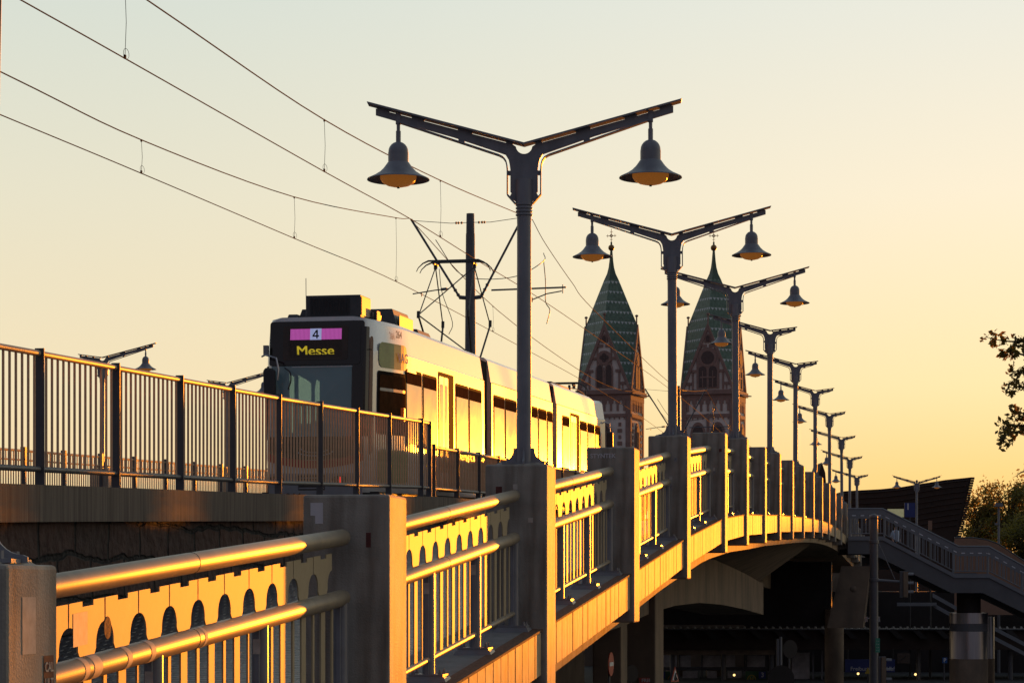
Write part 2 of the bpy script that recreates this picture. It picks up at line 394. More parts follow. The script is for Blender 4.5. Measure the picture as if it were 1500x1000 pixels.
# ------------------------------------------------------------------ profiles along the bridge
A0 = 3.24                                     # outer face of the near parapet: x = -A0
PZ  = [8.83,14.8,20.8,26.95,32.9,39.1,43.9,48.9,53.9,59.2,64.7,70.5,76.4,82.2,88,94.5,101,107,112.5,118.5,124.5,131]
PT  = [.085,.575,1.08,1.60,2.12,2.58,2.79,2.93,3.09,3.22,3.36,3.49,3.61,3.68,3.72,3.72,3.66,3.55,3.42,3.28,3.12,2.95]
PY = [yz(Z, A0) for Z in PZ]
LEDGE = [(yz(2, A0), -1.66)] + [(y, t - (1.29 if i == 0 else 1.40)) for i, (y, t) in enumerate(zip(PY, PT))]
def ledge(y): return lerp(LEDGE, y)
TD = [(8, .55), (yz(21.2,7.78), .93), (yz(29,7.78), 1.16), (yz(37.3,7.78), 1.46), (yz(60,7.78), 2.0), (yz(76,7.78), 2.25), (yz(90,7.78),2.33), (yz(105,7.78),2.25), (yz(131,7.78),1.6)]
def deck(y): return lerp(TD, y)               # coping level beside the tramway
XL, XR = -20.9, -3.24                         # whole width

# ------------------------------------------------------------------ ground
g = MB(); g.add([(-900,-300,GZ),(900,-300,GZ),(900,1500,GZ),(-900,1500,GZ)], [(0,1,2,3)])
tag(g.build('ground', M['ground']), kind='structure')
hl = MB()
n = 60
vs = []
for i in range(n+1):
    a = -.75 + 1.5*i/n; R_ = 1300
    h = 14 + 10*sin(i*.7) + 8*sin(i*.23+1)
    d = Vector((sin(a-.05)*R_, cos(a-.05)*R_, 0))
    vs += [(d.x, d.y, GZ-.5), (d.x, d.y, GZ + h*.6), (d.x*1.25, d.y*1.25, GZ-.5)]
fs = []
for i in range(n):
    for k in range(2): fs.append((i*3+k, i*3+3+k, i*3+4+k, i*3+1+k))
hl.add(vs, fs)
tag(hl.build('hills', mat('hazy_hill', (.10,.07,.045), 1, var=.2, scale=.02)), kind='structure')

# ------------------------------------------------------------------ bridge
br = empty('road_bridge', (-12, 60, GZ), 'long arched concrete bridge with sunlit board-marked fascia carrying tram tracks', 'bridge')
BO = br.location
ys = [4.0]
while ys[-1] < PY[-1]: ys.append(ys[-1] + 1.5)
def strip(x0, x1, f0, f1, ylist, name, m, parent=br, **k):
    b = MB()
    vs = []; fs = []
    for y in ylist: vs += [(x0,y,f0(y)),(x1,y,f0(y)),(x1,y,f1(y)),(x0,y,f1(y))]
    for i in range(len(ylist)-1):
        a = i*4; c = a+4
        for j in range(4): fs.append((a+j, a+(j+1)%4, c+(j+1)%4, c+j))
    fs += [(3,2,1,0), tuple(len(ylist)*4-4+j for j in range(4))]
    b.add(vs, fs)
    return b.build(name, m, parent, origin=BO if parent is br else None, **k)
# fascia, one bay at a time, upright boards with dark joints
bayends = [(4.0, PY[0]-.5)] + [(PY[i], PY[i+1]-.5) for i in range(len(PY)-1)]
for y0, y1 in bayends:
    b = MB(); jn = MB(); nb = max(2, round((y1-y0)/.33)); wd = (y1-y0)/nb
    for i in range(nb):
        a, c = y0+i*wd+.014, y0+(i+1)*wd-.014
        off = random.uniform(-.003, .003)
        jn.slope(-3.35, -3.296, a-.028, a-.001, ledge(a)-.40, ledge(a)-.024, ledge(a)-.40, ledge(a)-.024)
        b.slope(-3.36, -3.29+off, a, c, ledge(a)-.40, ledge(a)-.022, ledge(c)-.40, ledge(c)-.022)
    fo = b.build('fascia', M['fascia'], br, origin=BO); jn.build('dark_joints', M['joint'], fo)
    fo.children[0].location = -Vector(BO)
    c_ = MB(); c_.slope(-3.40, -3.275, y0, y1, ledge(y0)-.02, ledge(y0), ledge(y1)-.02, ledge(y1))
    c_.build('coping_edge', M['edge'], br, origin=BO)
yl = [y for y in ys]
strip(-4.0, -3.402, lambda y: ledge(y)-.30, lambda y: ledge(y)-.002, yl, 'ledge', M['ledge'])
strip(-6.0, -3.62, lambda y: ledge(y)-.72, lambda y: ledge(y)-.31, yl, 'slab_edge', M['slab'])
strip(-3.615, -3.37, lambda y: ledge(y)-.385, lambda y: ledge(y)-.31, yl, 'slab_nosing', M['girder'])
yg = [y for y in ys if y > 38]
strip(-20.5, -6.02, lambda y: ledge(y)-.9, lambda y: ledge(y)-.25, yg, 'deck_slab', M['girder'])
# haunched girder with arched underside
GA = 5.8
garch = [(42,-.85),(yz(46,GA),-.74),(yz(50,GA),-.56),(yz(55,GA),-.43),(yz(61,GA),-.40),(yz(68,GA),-.50),(yz(76,GA),-.70),(yz(84,GA),-.95)]
gy = [42 + i*1.0 for i in range(45)]
wtop = [(42,.60),(yz(50,GA),.72),(yz(58,GA),.90),(yz(66,GA),1.2),(yz(75,GA),1.65),(yz(84,GA),2.1),(yz(110,GA),2.4)]
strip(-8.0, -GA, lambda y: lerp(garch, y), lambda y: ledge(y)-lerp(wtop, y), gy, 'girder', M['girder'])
strip(-15.5, -13.2, lambda y: lerp(garch, y), lambda y: ledge(y)-.5, gy, 'girder', M['girder'])
b = MB(); yy_ = [39 + i*1.0 for i in range(46)]
for y in yy_: b.v += [(-3.95,y,ledge(y)-.725),(-GA-.01,y,ledge(y)-lerp(wtop,y)+.02),(-13.3,y,ledge(y)-lerp(wtop,y)+.02)]
for i in range(len(yy_)-1):
    for k in range(2): b.f.append((i*3+k, i*3+k+1, i*3+k+4, i*3+k+3))
b.build('soffit', M['girder'], br, origin=BO)
gy2 = [88 + i*1.5 for i in range(30)]
strip(-15.5, -7.0, lambda y: ledge(y)-2.2, lambda y: ledge(y)-.5, gy2, 'girder', M['girder'])
# pillars and added dark wall
def pillar(px0, px1, Z, dy, ztop, nm='pillar', rnd=False):
    c0 = W(px0, 900, Z); c1 = W(px1, 900, Z)
    b = MB()
    if rnd:
        b.lathe([(0,GZ),((c1.x-c0.x)/2,GZ),((c1.x-c0.x)/2,ztop),(0,ztop)], ((c0.x+c1.x)/2, (c0.y+c1.y)/2, 0), 28)
        return b.build(nm, M['girder'], br, smooth=True, origin=BO)
    b.box(c0.x, c1.x, c0.y, c0.y+dy, GZ, ztop)
    return b.build(nm, M['girder'], br, bevel=.03, origin=BO)
pillar(913, 961, 50, 1.6, .0)
pillar(868, 911, 47.5, 1.0, -.2)
pillar(1208, 1236, 108, 1.2, -1.0, rnd=True)
b = MB(); b.box(-20.5, -3.9, 135, 137, GZ, 1.6); b.build('abutment', M['girder'], br, origin=BO)
b = MB(); p0 = W(1222, 905, 98); b.hexa([(p0.x-.3,p0.y,-1.7),(p0.x+1.2,p0.y,-1.7),(p0.x+1.2,p0.y+3,-1.7),(p0.x-.3,p0.y+3,-1.7),
    (p0.x+.3,p0.y,.9),(p0.x+1.5,p0.y,.9),(p0.x+1.5,p0.y+3,.9),(p0.x+.3,p0.y+3,.9)]); b.build('pier_head', M['girder'], br, origin=BO)
b = MB(); b.box(-20.5, -7.72, 30, 41, GZ, .9); b.build('abutment', M['girder'], br, origin=BO)
b = MB(); b.box(-20.4, -4.2, 109, 110, -1.75, 1.2); b.build('dark_recess_wall', M['hall'], br, origin=BO)  # near-black wall added so the recess here stays dark
# near ramp: solid fill below the footway and retaining core
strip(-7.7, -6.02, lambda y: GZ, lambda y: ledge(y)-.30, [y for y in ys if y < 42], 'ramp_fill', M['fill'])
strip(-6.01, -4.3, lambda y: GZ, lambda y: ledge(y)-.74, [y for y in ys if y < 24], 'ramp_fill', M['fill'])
# footway surface (paving) – top sheet
def surf(x0, x1, f, ylist, name, m):
    b = MB(); vs = []; fs = []
    for y in ylist: vs += [(x0,y,f(y)),(x1,y,f(y))]
    for i in range(len(ylist)-1): fs.append((2*i,2*i+1,2*i+3,2*i+2))
    b.add(vs, fs); return b.build(name, m)
tag(surf(-7.79, -4.0, lambda y: ledge(y)-.12, yl, 'footway', M['cobble']), kind='structure')
tag(surf(-20.6, -7.9, lambda y: deck(y)-.12 , [y for y in ys if y > 5], 'tram_deck', M['deck']), kind='structure')
strip(-20.6, -8.3, lambda y: deck(y)-.75, lambda y: deck(y)-.124, [y for y in ys if y > 5], 'tram_slab', M['girder'])
# running rails
tr = empty('tram_track', (-9.82, 60, 2), 'steel tram rails laid in the bridge deck under the tram', 'tram track', 'tram tracks on the deck')
tr2 = empty('tram_track', (-12.65, 60, 2), 'steel tram rails laid in the bridge deck left of the tram', 'tram track', 'tram tracks on the deck')
for root, xc in ((tr,-9.82),(tr2,-12.65)):
    for sgn in (-.5,.5):
        b = MB()
        for i in range(len(ys)-1):
            y0, y1 = ys[i], ys[i+1]
            if y0 < 6: continue
            b.slope(xc+sgn-.03, xc+sgn+.03, y0, y1, deck(y0)-.14, deck(y0)-.09, deck(y1)-.14, deck(y1)-.09)
        b.build('rail', M['railsteel'], root, origin=root.location)

# ------------------------------------------------------------------ piers of the near parapet
def pier_mesh(h_above, below, wdt=.55, t=.5, ztop=0):
    b = MB(); c = .02
    # chamfered block; origin at the top centre of the outer edge
    x0, x1, y0, y1, z1, z0 = -wdt, 0, -t, 0, 0, -(h_above+below)
    prof = [(x0,y0),(x1,y0),(x1,y1),(x0,y1)]
    b.box(x0, x1, y0, y1, z0, z1)
    return b
for i, (Z, t) in enumerate(zip(PZ, PT)):
    lamp = (i % 2 == 0)
    y = PY[i]
    H = t - ledge(y)
    nm = ORD[i] if i < len(ORD) else 'farthest'
    root = empty('parapet_pier', (-A0, y, t), ('%s concrete parapet pier from the camera, %s' % (nm, 'lamp post standing on it' if lamp else 'bare flat top')) if i < len(ORD) else 'parapet pier of the sunlit railing hidden farthest behind the stair landing', 'pier', 'concrete piers along the near parapet')
    pm = pier_mesh(H, .60 if i else .75)
    pm.build('pier_block', M['concrete'], root, bevel=.018)
    if lamp:
        b = MB(); b.hexa([(-.47,-.43,0.001),(-.06,-.43,0.001),(-.06,-.07,0.001),(-.47,-.07,0.001),(-.44,-.40,.022),(-.09,-.40,.022),(-.09,-.10,.022),(-.44,-.10,.022)])
        b.build('cap', M['concrete'], root)
    if i == 0:
        b = MB(); b.add([(0.002,-.36,-.12),(.002,-.23,-.12),(.002,-.23,-.33),(.002,-.36,-.33)], [(0,1,2,3)]); b.build('sticker', M['sticker'], root)
        b = MB(); b.add([(0.002,-.15,-.34),(.002,-.05,-.34),(.002,-.05,-.55),(.002,-.15,-.55)], [(0,1,2,3)]); s_ = b.build('sticker', M['stickerdark'], root)
        for k, tx in enumerate(('CAL','ULT','RAS')):
            text(tx, .05, M['sticker'], s_, (.004,-.10,-.385-k*.06), (pi/2,0,pi/2), bold=.001, extrude=.0005, sx=.9)
        b = MB(); b.add([(0.002,-.37,-.70),(.002,-.29,-.70),(.002,-.29,-.84),(.002,-.37,-.84)], [(0,1,2,3)]); b.build('sticker', M['sticker'], root)
    if 0 < i < 6:
        for q in range(random.randint(1,3)):
            zq = -random.uniform(.12,.9); xq = -random.uniform(.10,.48); ww, hh_ = random.uniform(.03,.07), random.uniform(.04,.09)
            b = MB(); b.add([(xq,-.5015,zq),(xq+ww,-.5015,zq+random.uniform(-.006,.006)),(xq+ww,-.5015,zq+hh_),(xq,-.5015,zq+hh_)], [(0,1,2,3)]); b.build('sticker', M[random.choice(['sticker','stickerdark','greysticker'])], root)
    if i == 1:
        b = MB(); b.add([(-.50,-.502,-.05),(-.42,-.502,-.05),(-.42,-.502,-.18),(-.47,-.502,-.18),(-.47,-.502,-.13),(-.50,-.502,-.13)], [(0,1,2,3,4,5)]); b.build('sticker', M['palewhite'], root)
    if i == 3:
        text('STYNTEK', .07, M['palewhite'], root, (-.36,-.504,-.10), (pi/2,0,0), name='graffiti', extrude=.001, bold=.0015)

# ------------------------------------------------------------------ near railing bays
RX = -A0 - .27
baseplate = MB(); baseplate.box(-.11,.11,-.09,.09,.0,.018)
post_me = None
def shared(mb, name, m, **k):
    o = mb.build(name, m, **k); me = o.data; bpy.data.objects.remove(o); return me
def make_post_me():
    b = MB(); b.tube((0,0,.045), (0,0,.79), .045, 14)
    b.box(-.012,.012,.042,.062,.045,.78); b.box(-.012,.012,-.062,-.042,.045,.78)
    return shared(b, 'post', M['paint'], smooth=True)
post_me = make_post_me()
b = MB(); b.hexa([(-.16,-.13,-.03),(.16,-.13,-.03),(.16,.13,-.03),(-.16,.13,-.03),(-.135,-.105,.025),(.135,-.105,.025),(.135,.105,.025),(-.135,.105,.025)])
b.box(-.125,.125,-.095,.095,.026,.045)
for sx in (-.1,.1):
    for sy in (-.07,.07):
        b.lathe([(0,.045),(.016,.045),(.016,.06),(.009,.06),(.009,.078),(0,.078)], (sx,sy,0), 6)
plate_foot = shared(b, 'base_plate', M['paint'])
b = MB(); b.box(-.005,.005,-.048,.048,.15,.80); wide_me = shared(b, 'wide_baluster', M['plate'])
b = MB(); b.box(-.005,.005,-.02,.02,.15,.80); thin_me = shared(b, 'thin_baluster', M['plate'])
def arch_plate(sl):
    """one plate of the arcade: full width .425, narrowing to a foot tab"""
    P = .425/2
    out = [(-P+.008,1.085)]
    # top with a notch
    out += [(-.055,1.085),(-.055,1.062),(.075,1.062),(.075,1.085),(P-.008,1.085),(P-.008,1.02)]
    zt = .985; zb = .875
    pts = []
    for k in range(9):
        a = pi/2*k/8
        pts.append((P-.002-.105*sin(a)*.98-.004, zb+ (zt-zb)*cos(a)**.8 if k < 8 else zb))
    rs = [(x, z) for x, z in pts]
    out += rs + [(.085,.852),(.035,.852),(.035,.83)]
    left_ = [(-.035,.83),(-.035,.852),(-.085,.852)] + [(-x, z) for x, z in reversed(rs)] + [(-P+.008,1.02)]
    out += left_
    b = MB(); b.prism(out, lambda a, z, t: (t, a, z + sl*a), -.004, .004)
    return shared(b, 'arch_plate', M['plate'])
for i in range(len(PY)-4):
    ya, yb = (PY[i], PY[i+1]-.5)
    sl = (ledge(yb)-ledge(ya))/(yb-ya)
    ymid = ya
    z0 = ledge(ya)
    nm = ORD[i]
    root = empty('bridge_railing', (RX, ya, z0), '%s bay of grey tube railing with arched plates, counted from the camera' % nm, 'railing', 'tube railing bays between the concrete piers')
    Lb = yb-ya
    def zr(s): return sl*s
    for nm2, h, r, mm in (('top_rail',1.17,.052,M['tubes']),('middle_rail',.80,.052,M['tubes']),('bottom_rail',.15,.022,M['tubes'])):
        b = MB(); e = .07
        p0 = Vector((0,e,h+zr(e))); p1 = Vector((0,Lb-e,h+zr(Lb-e))); d = (p1-p0).normalized()
        pts = [p0, p0+d*.015, p0+d*.04, p1-d*.04, p1-d*.015, p1]
        b.path(pts, [r*.6, r*.9, r, r, r*.9, r*.6], 20)
        o = b.build(nm2, mm, root, smooth=True)
        if r > .04:     # sleeve joint
            q = p0 + d*(Lb*.43)
            s_ = MB(); s_.tube(q-d*.002, q+d*.002, r+.0015, 20); s_.build('joint', M['dark'], o, smooth=True)
    step = (Lb-.30)/3.0
    px_ = .15
    pitch = step/4
    am = arch_plate(sl)
    npl = int((Lb-.12)/pitch)
    sc = pitch/.425
    for k in range(-1, 14):
        yc = px_ + k*pitch
        if yc - pitch/2 < .0 or yc + pitch/2 > Lb: continue
        o = link('arch_plate', am, root, (0,yc,zr(yc))); o.scale = (1, sc, 1)
    for k in range(13):
        yc = px_ + k*pitch
        if k % 4 == 0:
            p = link('post', post_me, root, (0,yc,zr(yc))); link('base_plate', plate_foot, p)
            if i < 2 and k in (4, 8):
                s_ = MB(); s_.add([(-.02,-.0645,.62),(.02,-.0645,.62),(.02,-.0645,.70),(-.02,-.0645,.70)],[(0,1,2,3)]); s_.build('sticker', M['sticker'], p)
        else:
            link('baluster', wide_me, root, (0,yc,zr(yc)))
        if k < 12:
            link('baluster', thin_me, root, (0,yc+pitch/2,zr(yc+pitch/2)))
    if i == 0:
        def st(y0, y1, z0_, z1_, m):
            b = MB(); b.add([(.0055,y0,z0_+sl*y0),(.0055,y1,z0_+sl*y1),(.0055,y1,z1_+sl*y1),(.0055,y0,z1_+sl*y0)],[(0,1,2,3)]); b.build('sticker', m, root)
        yy = ypx(118, -RX) - ya
        st(yy-.1, yy+.07, .90, 1.04, M['sticker'])
        b = MB(); yy = ypx(156, -RX) - ya
        b.prism([(.045*cos(t*pi/8), .05*sin(t*pi/8)) for t in range(16)], lambda a, z, t: (t, yy+a, .95+z+sl*yy), .0045, .0062); b.build('sticker', M['edge'], root)
        # tape rings on the middle tube
        for pxx in (112, 128, 175, 210, 288):
            yy = ypx(pxx, -RX) - ya
            q = Vector((0, yy, .80+sl*yy)); d = Vector((0,1,sl)).normalized()
            wd = random.uniform(.02,.05)
            b = MB(); b.tube(q-d*wd, q+d*wd, .0535, 20, caps=False); b.build('tape', M['sticker'], root, smooth=True)

# ------------------------------------------------------------------ lamps
def web_side(s, full=True, short=False):
    pass
def arm_parts(root, sgn, length, top_rise, low0, long_):
    """one arm of the lamp in the XZ plane; sgn=-1 left, +1 right"""
    T = lambda x: (top_rise*x)
    b = MB()
    Lx = length
    # top cover plate
    def pl(poly, t0=-.012, t1=.012, mm=None): return b.prism(poly, lambda a, z, t: (sgn*a, t, z), t0, t1)
    b.prism([(0.0,T(0)),(Lx,T(Lx)+.002),(Lx+.005,T(Lx)+.018),(0.0,.017)], lambda a, z, t: (sgn*a, t, z), -.07, .07)
    lowline = lambda x: low0 + (T(.95*Lx)-.07 - low0) * (x-.195)/(.95*Lx-.195)
    # web
    web = []
    for k in range(7):
        a = -pi/2 + (pi/2)*k/6*.93
        web.append((.073*cos(a), .073*sin(a)-.002))
    web += [(.10, T(.10)-.018),(.95*Lx, T(.95*Lx)-.016),(.95*Lx, T(.95*Lx)-.075)]
    if long_: web += [(.80*Lx, lowline(.80*Lx)+.004)]
    up = .026
    web += [(.45*Lx, lowline(.45*Lx)+up), (.20, low0+up), (.165, low0+up-.012), (.138,low0-.03),(.128,low0-.075),(.122,low0-.12),(.122,-.41),(.078,-.45),(.0,-.45)]
    pl(web, -.011, .011)
    # web to cover connectors
    for xa, xb in ((.10,.16),(.46,.59),(.89,1.0),(1.2,1.31)):
        xa, xb = xa*Lx/1.39, xb*Lx/1.39
        b.prism([(xa,T(xa)-.03),(xb,T(xb)-.03),(xb,T(xb)+.002),(xa,T(xa)+.002)], lambda a, z, t: (sgn*a, t, z), -.01, .01)
    # outer flange ribbon
    line = [(.80*Lx, lowline(.80*Lx)), (.5*Lx, lowline(.5*Lx)), (.22, low0+.008), (.185, low0-.012), (.162,low0-.045),(.152,low0-.085),(.148,low0-.13),(.148,-.435),(.078,-.515)]
    for (x0, z0), (x1, z1) in zip(line[:-1], line[1:]):
        dx, dz = x1-x0, z1-z0; l = sqrt(dx*dx+dz*dz); nx, nz = dz/l*.006, -dx/l*.006
        b.prism([(x0-nx,z0-nz),(x1-nx,z1-nz),(x1+nx,z1+nz),(x0+nx,z0+nz)], lambda a, z, t: (sgn*a, t, z), -.035, .035)
    # connectors flange to web
    for x in (.70*Lx, .40*Lx):
        b.prism([(x-.028,lowline(x-.028)-.002),(x+.028,lowline(x+.028)-.002),(x+.028,lowline(x+.028)+.036),(x-.028,lowline(x-.028)+.036)], lambda a, z, t: (sgn*a, t, z), -.01, .01)
    b.box(min(sgn*.118,sgn*.15), max(sgn*.118,sgn*.15), -.01,.01, low0-.17, low0-.13)
    b.prism([(.07,-.42),(.10,-.40),(.13,-.455),(.07,-.50)], lambda a, z, t: (sgn*a, t, z), -.01, .01)
    return b.build('arm', M['lamp'], root)
def bell(root, sgn):
    x = sgn*1.12
    r = MB(); r.tube((x,0,.255),(x,0,.10),.016,8); r.tube((x,0,.14),(x,0,.035),.022,8); r.box(x-.022,x+.022,-.02,.02,.20,.30)
    r.build('hanger', M['lamp'], root, smooth=True)
    b = MB()
    prof = [(0,.045)] + [(.089*sin(k*pi/12), -.045+.09*cos(k*pi/12)) for k in range(1,7)] + [(.089,-.05),(.091,-.052),(.091,-.14),(.096,-.142),(.105,-.155),(.13,-.19),(.165,-.225),(.21,-.255),(.277,-.287),(.279,-.295),(.262,-.293),(.20,-.268),(.15,-.25)]
    b.lathe(prof, (x,0,0), 32)
    h = b.build('lamp_shade', M['lamp'], root, smooth=True)
    g = MB(); g.lathe([(.162,-.262),(.16,-.29),(.14,-.32),(.10,-.343),(.05,-.355),(0,-.358)], (x,0,0), 24)
    g.build('lamp_glass', M['amber'], h, smooth=True)
    g = MB(); g.lathe([(0,-.37),(.012,-.37),(.012,-.345),(0,-.34)], (x,0,0), 8); g.build('nut', M['dark'], h, smooth=True)
def make_lamp(kind, pole=2.83):
    """origin: crotch of the arms, pole going down"""
    root = empty('street_lamp', (0,0,0), 'x', 'street lamp')
    b = MB(); b.lathe([(.076,-.30),(.076,-.53),(.066,-.54),(.063,-.70),(.064,-1.6),(.066,-pole+.12),(.068,-pole)], n=20)
    b.add([(.076*cos(k*pi/10),.076*sin(k*pi/10),-.30) for k in range(20)], [tuple(range(20))])
    p = b.build('pole', M['lamp'], root, smooth=True)
    c = MB()
    for z in (-.555,-.585,-.615): c.lathe([(.064,z-.011),(.074,z-.007),(.076,z),(.074,z+.007),(.064,z+.011)], n=20)
    c.build('collar', M['lamp'], p, smooth=True)
    f = MB()
    for q in range(4):
        a = q*pi/2
        prof = [(.05,-pole+.148),(.092,-pole+.148),(.092,-pole+.135)]
        for k in range(8):
            t = k/7*pi/2
            prof.append((.092+.105*(1-cos(t)), -pole+.135-.105*sin(t)))
        prof += [(.215,-pole+.022),(.215,-pole),(.05,-pole)]
        f.prism(prof, lambda u, z, t, a=a: (u*cos(a)-t*sin(a), u*sin(a)+t*cos(a), z), -.008, .008)
    f.box(-.19,.19,-.16,.16,-pole-.002,-pole+.014)
    for sx in (-.14,.14):
        for sy in (-.12,.12): f.lathe([(0,-pole+.045),(.014,-pole+.045),(.014,-pole+.014)], (sx,sy,0), 6)
    f.build('base_flange', M['lamp'], p)
    sides = {'double':((-1,1),()), 'left':((-1,),(1,)), 'right':((1,),(-1,))}[kind]
    for s in sides[0]:
        arm_parts(root, s, 1.39, .27, -.093, True); bell(root, s)
    for s in sides[1]:
        arm_parts(root, s, .62, .125, -.12, False)
    return root
protoD = make_lamp('double'); protoL = make_lamp('left'); protoR = make_lamp('right')
LC = [(2,3.94),(4,4.97),(6,5.66)]
zs = {2:3.94, 4:4.97, 6:5.66, 8:6.02, 10:6.30, 12:6.55, 14:6.64, 16:6.58, 18:6.36, 20:6.14}
used = {'D':False,'L':False,'R':False}
def place(kind, loc, label, group, scale=1):
    pr = {'D':protoD,'L':protoL,'R':protoR}[kind]
    o = pr if not used[kind] else copy_tree(pr)
    used[kind] = True
    o.location = loc; o.scale = (scale,)*3; o.rotation_euler = (random.uniform(-.006,.006), random.uniform(-.006,.006), radians(8.5)+random.uniform(-.02,.02)); tag(o, label, 'street lamp', group)
    return o
lampdesc = {0:'double-armed lamp on the pier cut off by the left edge, only its base flange showing',
  2:'tallest double-armed street lamp, two bell shades, in front of the tram',
  4:'second tallest double-armed street lamp with two bell shades, beside the left church spire',
  6:'third double-armed street lamp with two bell shades, in front of the right church tower',
  8:'nearest one-bell street lamp, its shade hanging over the right church spire',
  10:'second of the single-bell street lamps receding right of the church towers',
  12:'third of the single-bell street lamps receding right of the church towers',
  14:'fourth of the single-bell street lamps receding along the bridge crest',
  16:'fifth of the single-bell street lamps receding along the bridge crest',
  18:'sixth of the single-bell street lamps, left of the stair landing',
  20:'farthest small single-bell street lamp standing just above the stair landing'}
for i in range(0, 21, 2):
    Zc = PZ[i]-.25
    y = PY[i]-.25
    z = PT[i] + 2.832
    place('D' if i in (0,2,4,6) else 'L', (RX+.025, y, z+.004), lampdesc[i], 'street lamps on the near parapet piers')
# lamps of the far parapet (left of the tramway)
FA = 20.9
for px, Z, lab in ((150, 60, 'single-bell street lamp at far left, above the left railing'), (333, 70.8, 'single-bell street lamp just left of the tram mirror, seen above the left railing')):
    zz = (YH-(524 if px == 150 else 561))*Z/F
    p = W(px, 500, Z)
    place('R', (p.x, p.y, zz), lab, 'street lamps on the far parapet')
    b = MB(); r = empty('parapet_pier', (p.x-.25, p.y-.25, zz-2.86), 'square far parapet pier under the %s left street lamp' % ('nearer' if px==150 else 'farther'), 'pier', 'piers of the far parapet')
    b.box(0,.5,0,.5,-1.6,0); b.build('pier_block', M['concrete'], r, bevel=.015)
# lamp posts beyond the stairs
p = W(1343, 706, 131)
o = place('D', (p.x, p.y, p.z), 'slim street lamp rising behind the stairs in front of the dark wing roof', 'street lamps around the station stairs')
b = MB(); b.lathe([(.068,-2.86),(.08,-10.0)], n=12); b.build('lower_pole', M['lamp'], o, smooth=True)
b = MB(); b.lathe([(0,.14),(.05,.12),(.07,.05),(.05,-.02),(.03,-.1)], n=12); b.build('finial', M['lamp'], o, smooth=True)
for px, py, Z, lb in ((1407,715,166,'topmost'),(1403,744,188,'second'),(1400,764,215,'third'),(1396,781,245,'lowest')):
    p = W(px, py, Z)
    root = empty('bell_lamp', (p.x, p.y, p.z), '%s small bell lamp of the row hanging before the dark wing roof' % lb, 'street lamp', 'bell lamps before the wing roof')
    b = MB(); prof = [(0,.045)] + [(.089*sin(k*pi/12), -.045+.09*cos(k*pi/12)) for k in range(1,7)] + [(.091,-.14),(.105,-.155),(.165,-.225),(.277,-.287),(.20,-.268),(0,-.262)]
    b.lathe(prof, n=16); b.build('lamp_shade', M['lamp'], root, smooth=True)
    b = MB(); b.lathe([(.16,-.28),(.10,-.343),(0,-.358)], n=12); b.build('lamp_glass', M['amber'], root, smooth=True)
    b = MB(); b.path([(0,0,.04),(0,0,.28),(-.22,0,.30),(-.25,0,.1),(-.25,0,GZ-p.z)], [.02,.02,.025,.045,.06], 6); b.build('pole', M['lamp'], root)

# ------------------------------------------------------------------ left parapet: coping, stone wall and railings
LW = empty('retaining_wall', (-7.78, 20, GZ), 'dark rough sandstone retaining wall under a streaked concrete coping, left', 'wall')
yw = [yz(3,7.78) + i*1.0 for i in range(46)]
strip(-8.25, -7.70, lambda y: deck(y)-.33, lambda y: deck(y), yw, 'coping', M['coping'], parent=None).parent = None
cp = [o for o in COL.objects if o.name.startswith('coping') and o.parent is None][-1]
cp.parent = LW; cp.location = -Vector(LW.location)
b = MB(); vs = []; fs = []
# stone wall built in its own plane (local x along the bridge, local y up) so the block pattern runs true
for y in yw: vs += [(y, GZ, 0),(y, deck(y)-.331, 0)]
for i in range(len(yw)-1): fs.append((2*i,2*i+2,2*i+3,2*i+1))
b.add(vs, fs); sw = b.build('stone_face', M['stone'], LW, recalc=False)
sw.rotation_euler = (pi/2, 0, pi/2); sw.location = Vector((-7.78,0,0)) - Vector(LW.location)
XP = -7.95
def left_panel(y0, y1, h, label, nb=14):
    sl = (deck(y1)-deck(y0))/(y1-y0)
    root = empty('parapet_railing', (XP, y0, deck(y0)), label, 'railing', 'bar railing panels on the left parapet')
    Lp = y1-y0; zr = lambda s: sl*s
    b = MB(); b.box(-.045,.045,-.02,-.008,0,h+.02); b.box(-.006,.006,-.008,.03,0,h+.02); b.build('post', M['railpost'], root)
    b = MB(); b.path([(0,.03,h-.03+zr(0)),(0,Lp-.05,h-.03+zr(Lp))], .029, 12); b.build('top_rail', M['railtop'], root, smooth=True)
    b = MB(); b.path([(0,.03,.15+zr(0)),(0,Lp-.04,.15+zr(Lp))], .027, 12); b.build('bottom_rail', M['railpost'], root, smooth=True)
    me = shared(MB().tube((0,0,.16),(0,0,h-.05),.013,8), 'baluster', M['bar'], smooth=True)
    for k in range(1, nb):
        s = Lp*k/nb; link('baluster', me, root, (0,s,zr(s)))
    return root
zz = [17.2,19.2,21.2,23.2,25.2,27.1,29.05,31.05,33.05,35.05,37.3]
yps = [yz(z, 7.78) for z in zz]
for i in range(len(yps)-1):
    left_panel(yps[i], yps[i+1], 1.235, '%s panel of the tall brown bar railing, counting from the left edge' % ORD[i])
left_panel(yps[-1], yps[-1]+.62, 1.235, 'short last panel of the tall brown bar railing beside the tram', nb=4)
b = MB(); r = empty('railing_post', (XP, yps[-1]+.62, deck(yps[-1]+.6)), 'end post of the tall left bar railing where the lower railing begins', 'post')
b.box(-.045,.045,-.03,.03,0,1.235); b.build('post', M['railpost'], r)
yq = [yps[-1]+.95 + i*1.97 for i in range(18)]
for i in range(len(yq)-1):
    left_panel(yq[i], yq[i+1], .86, '%s panel of the lower bar railing beside the tram, counting from left' % ORD[i])
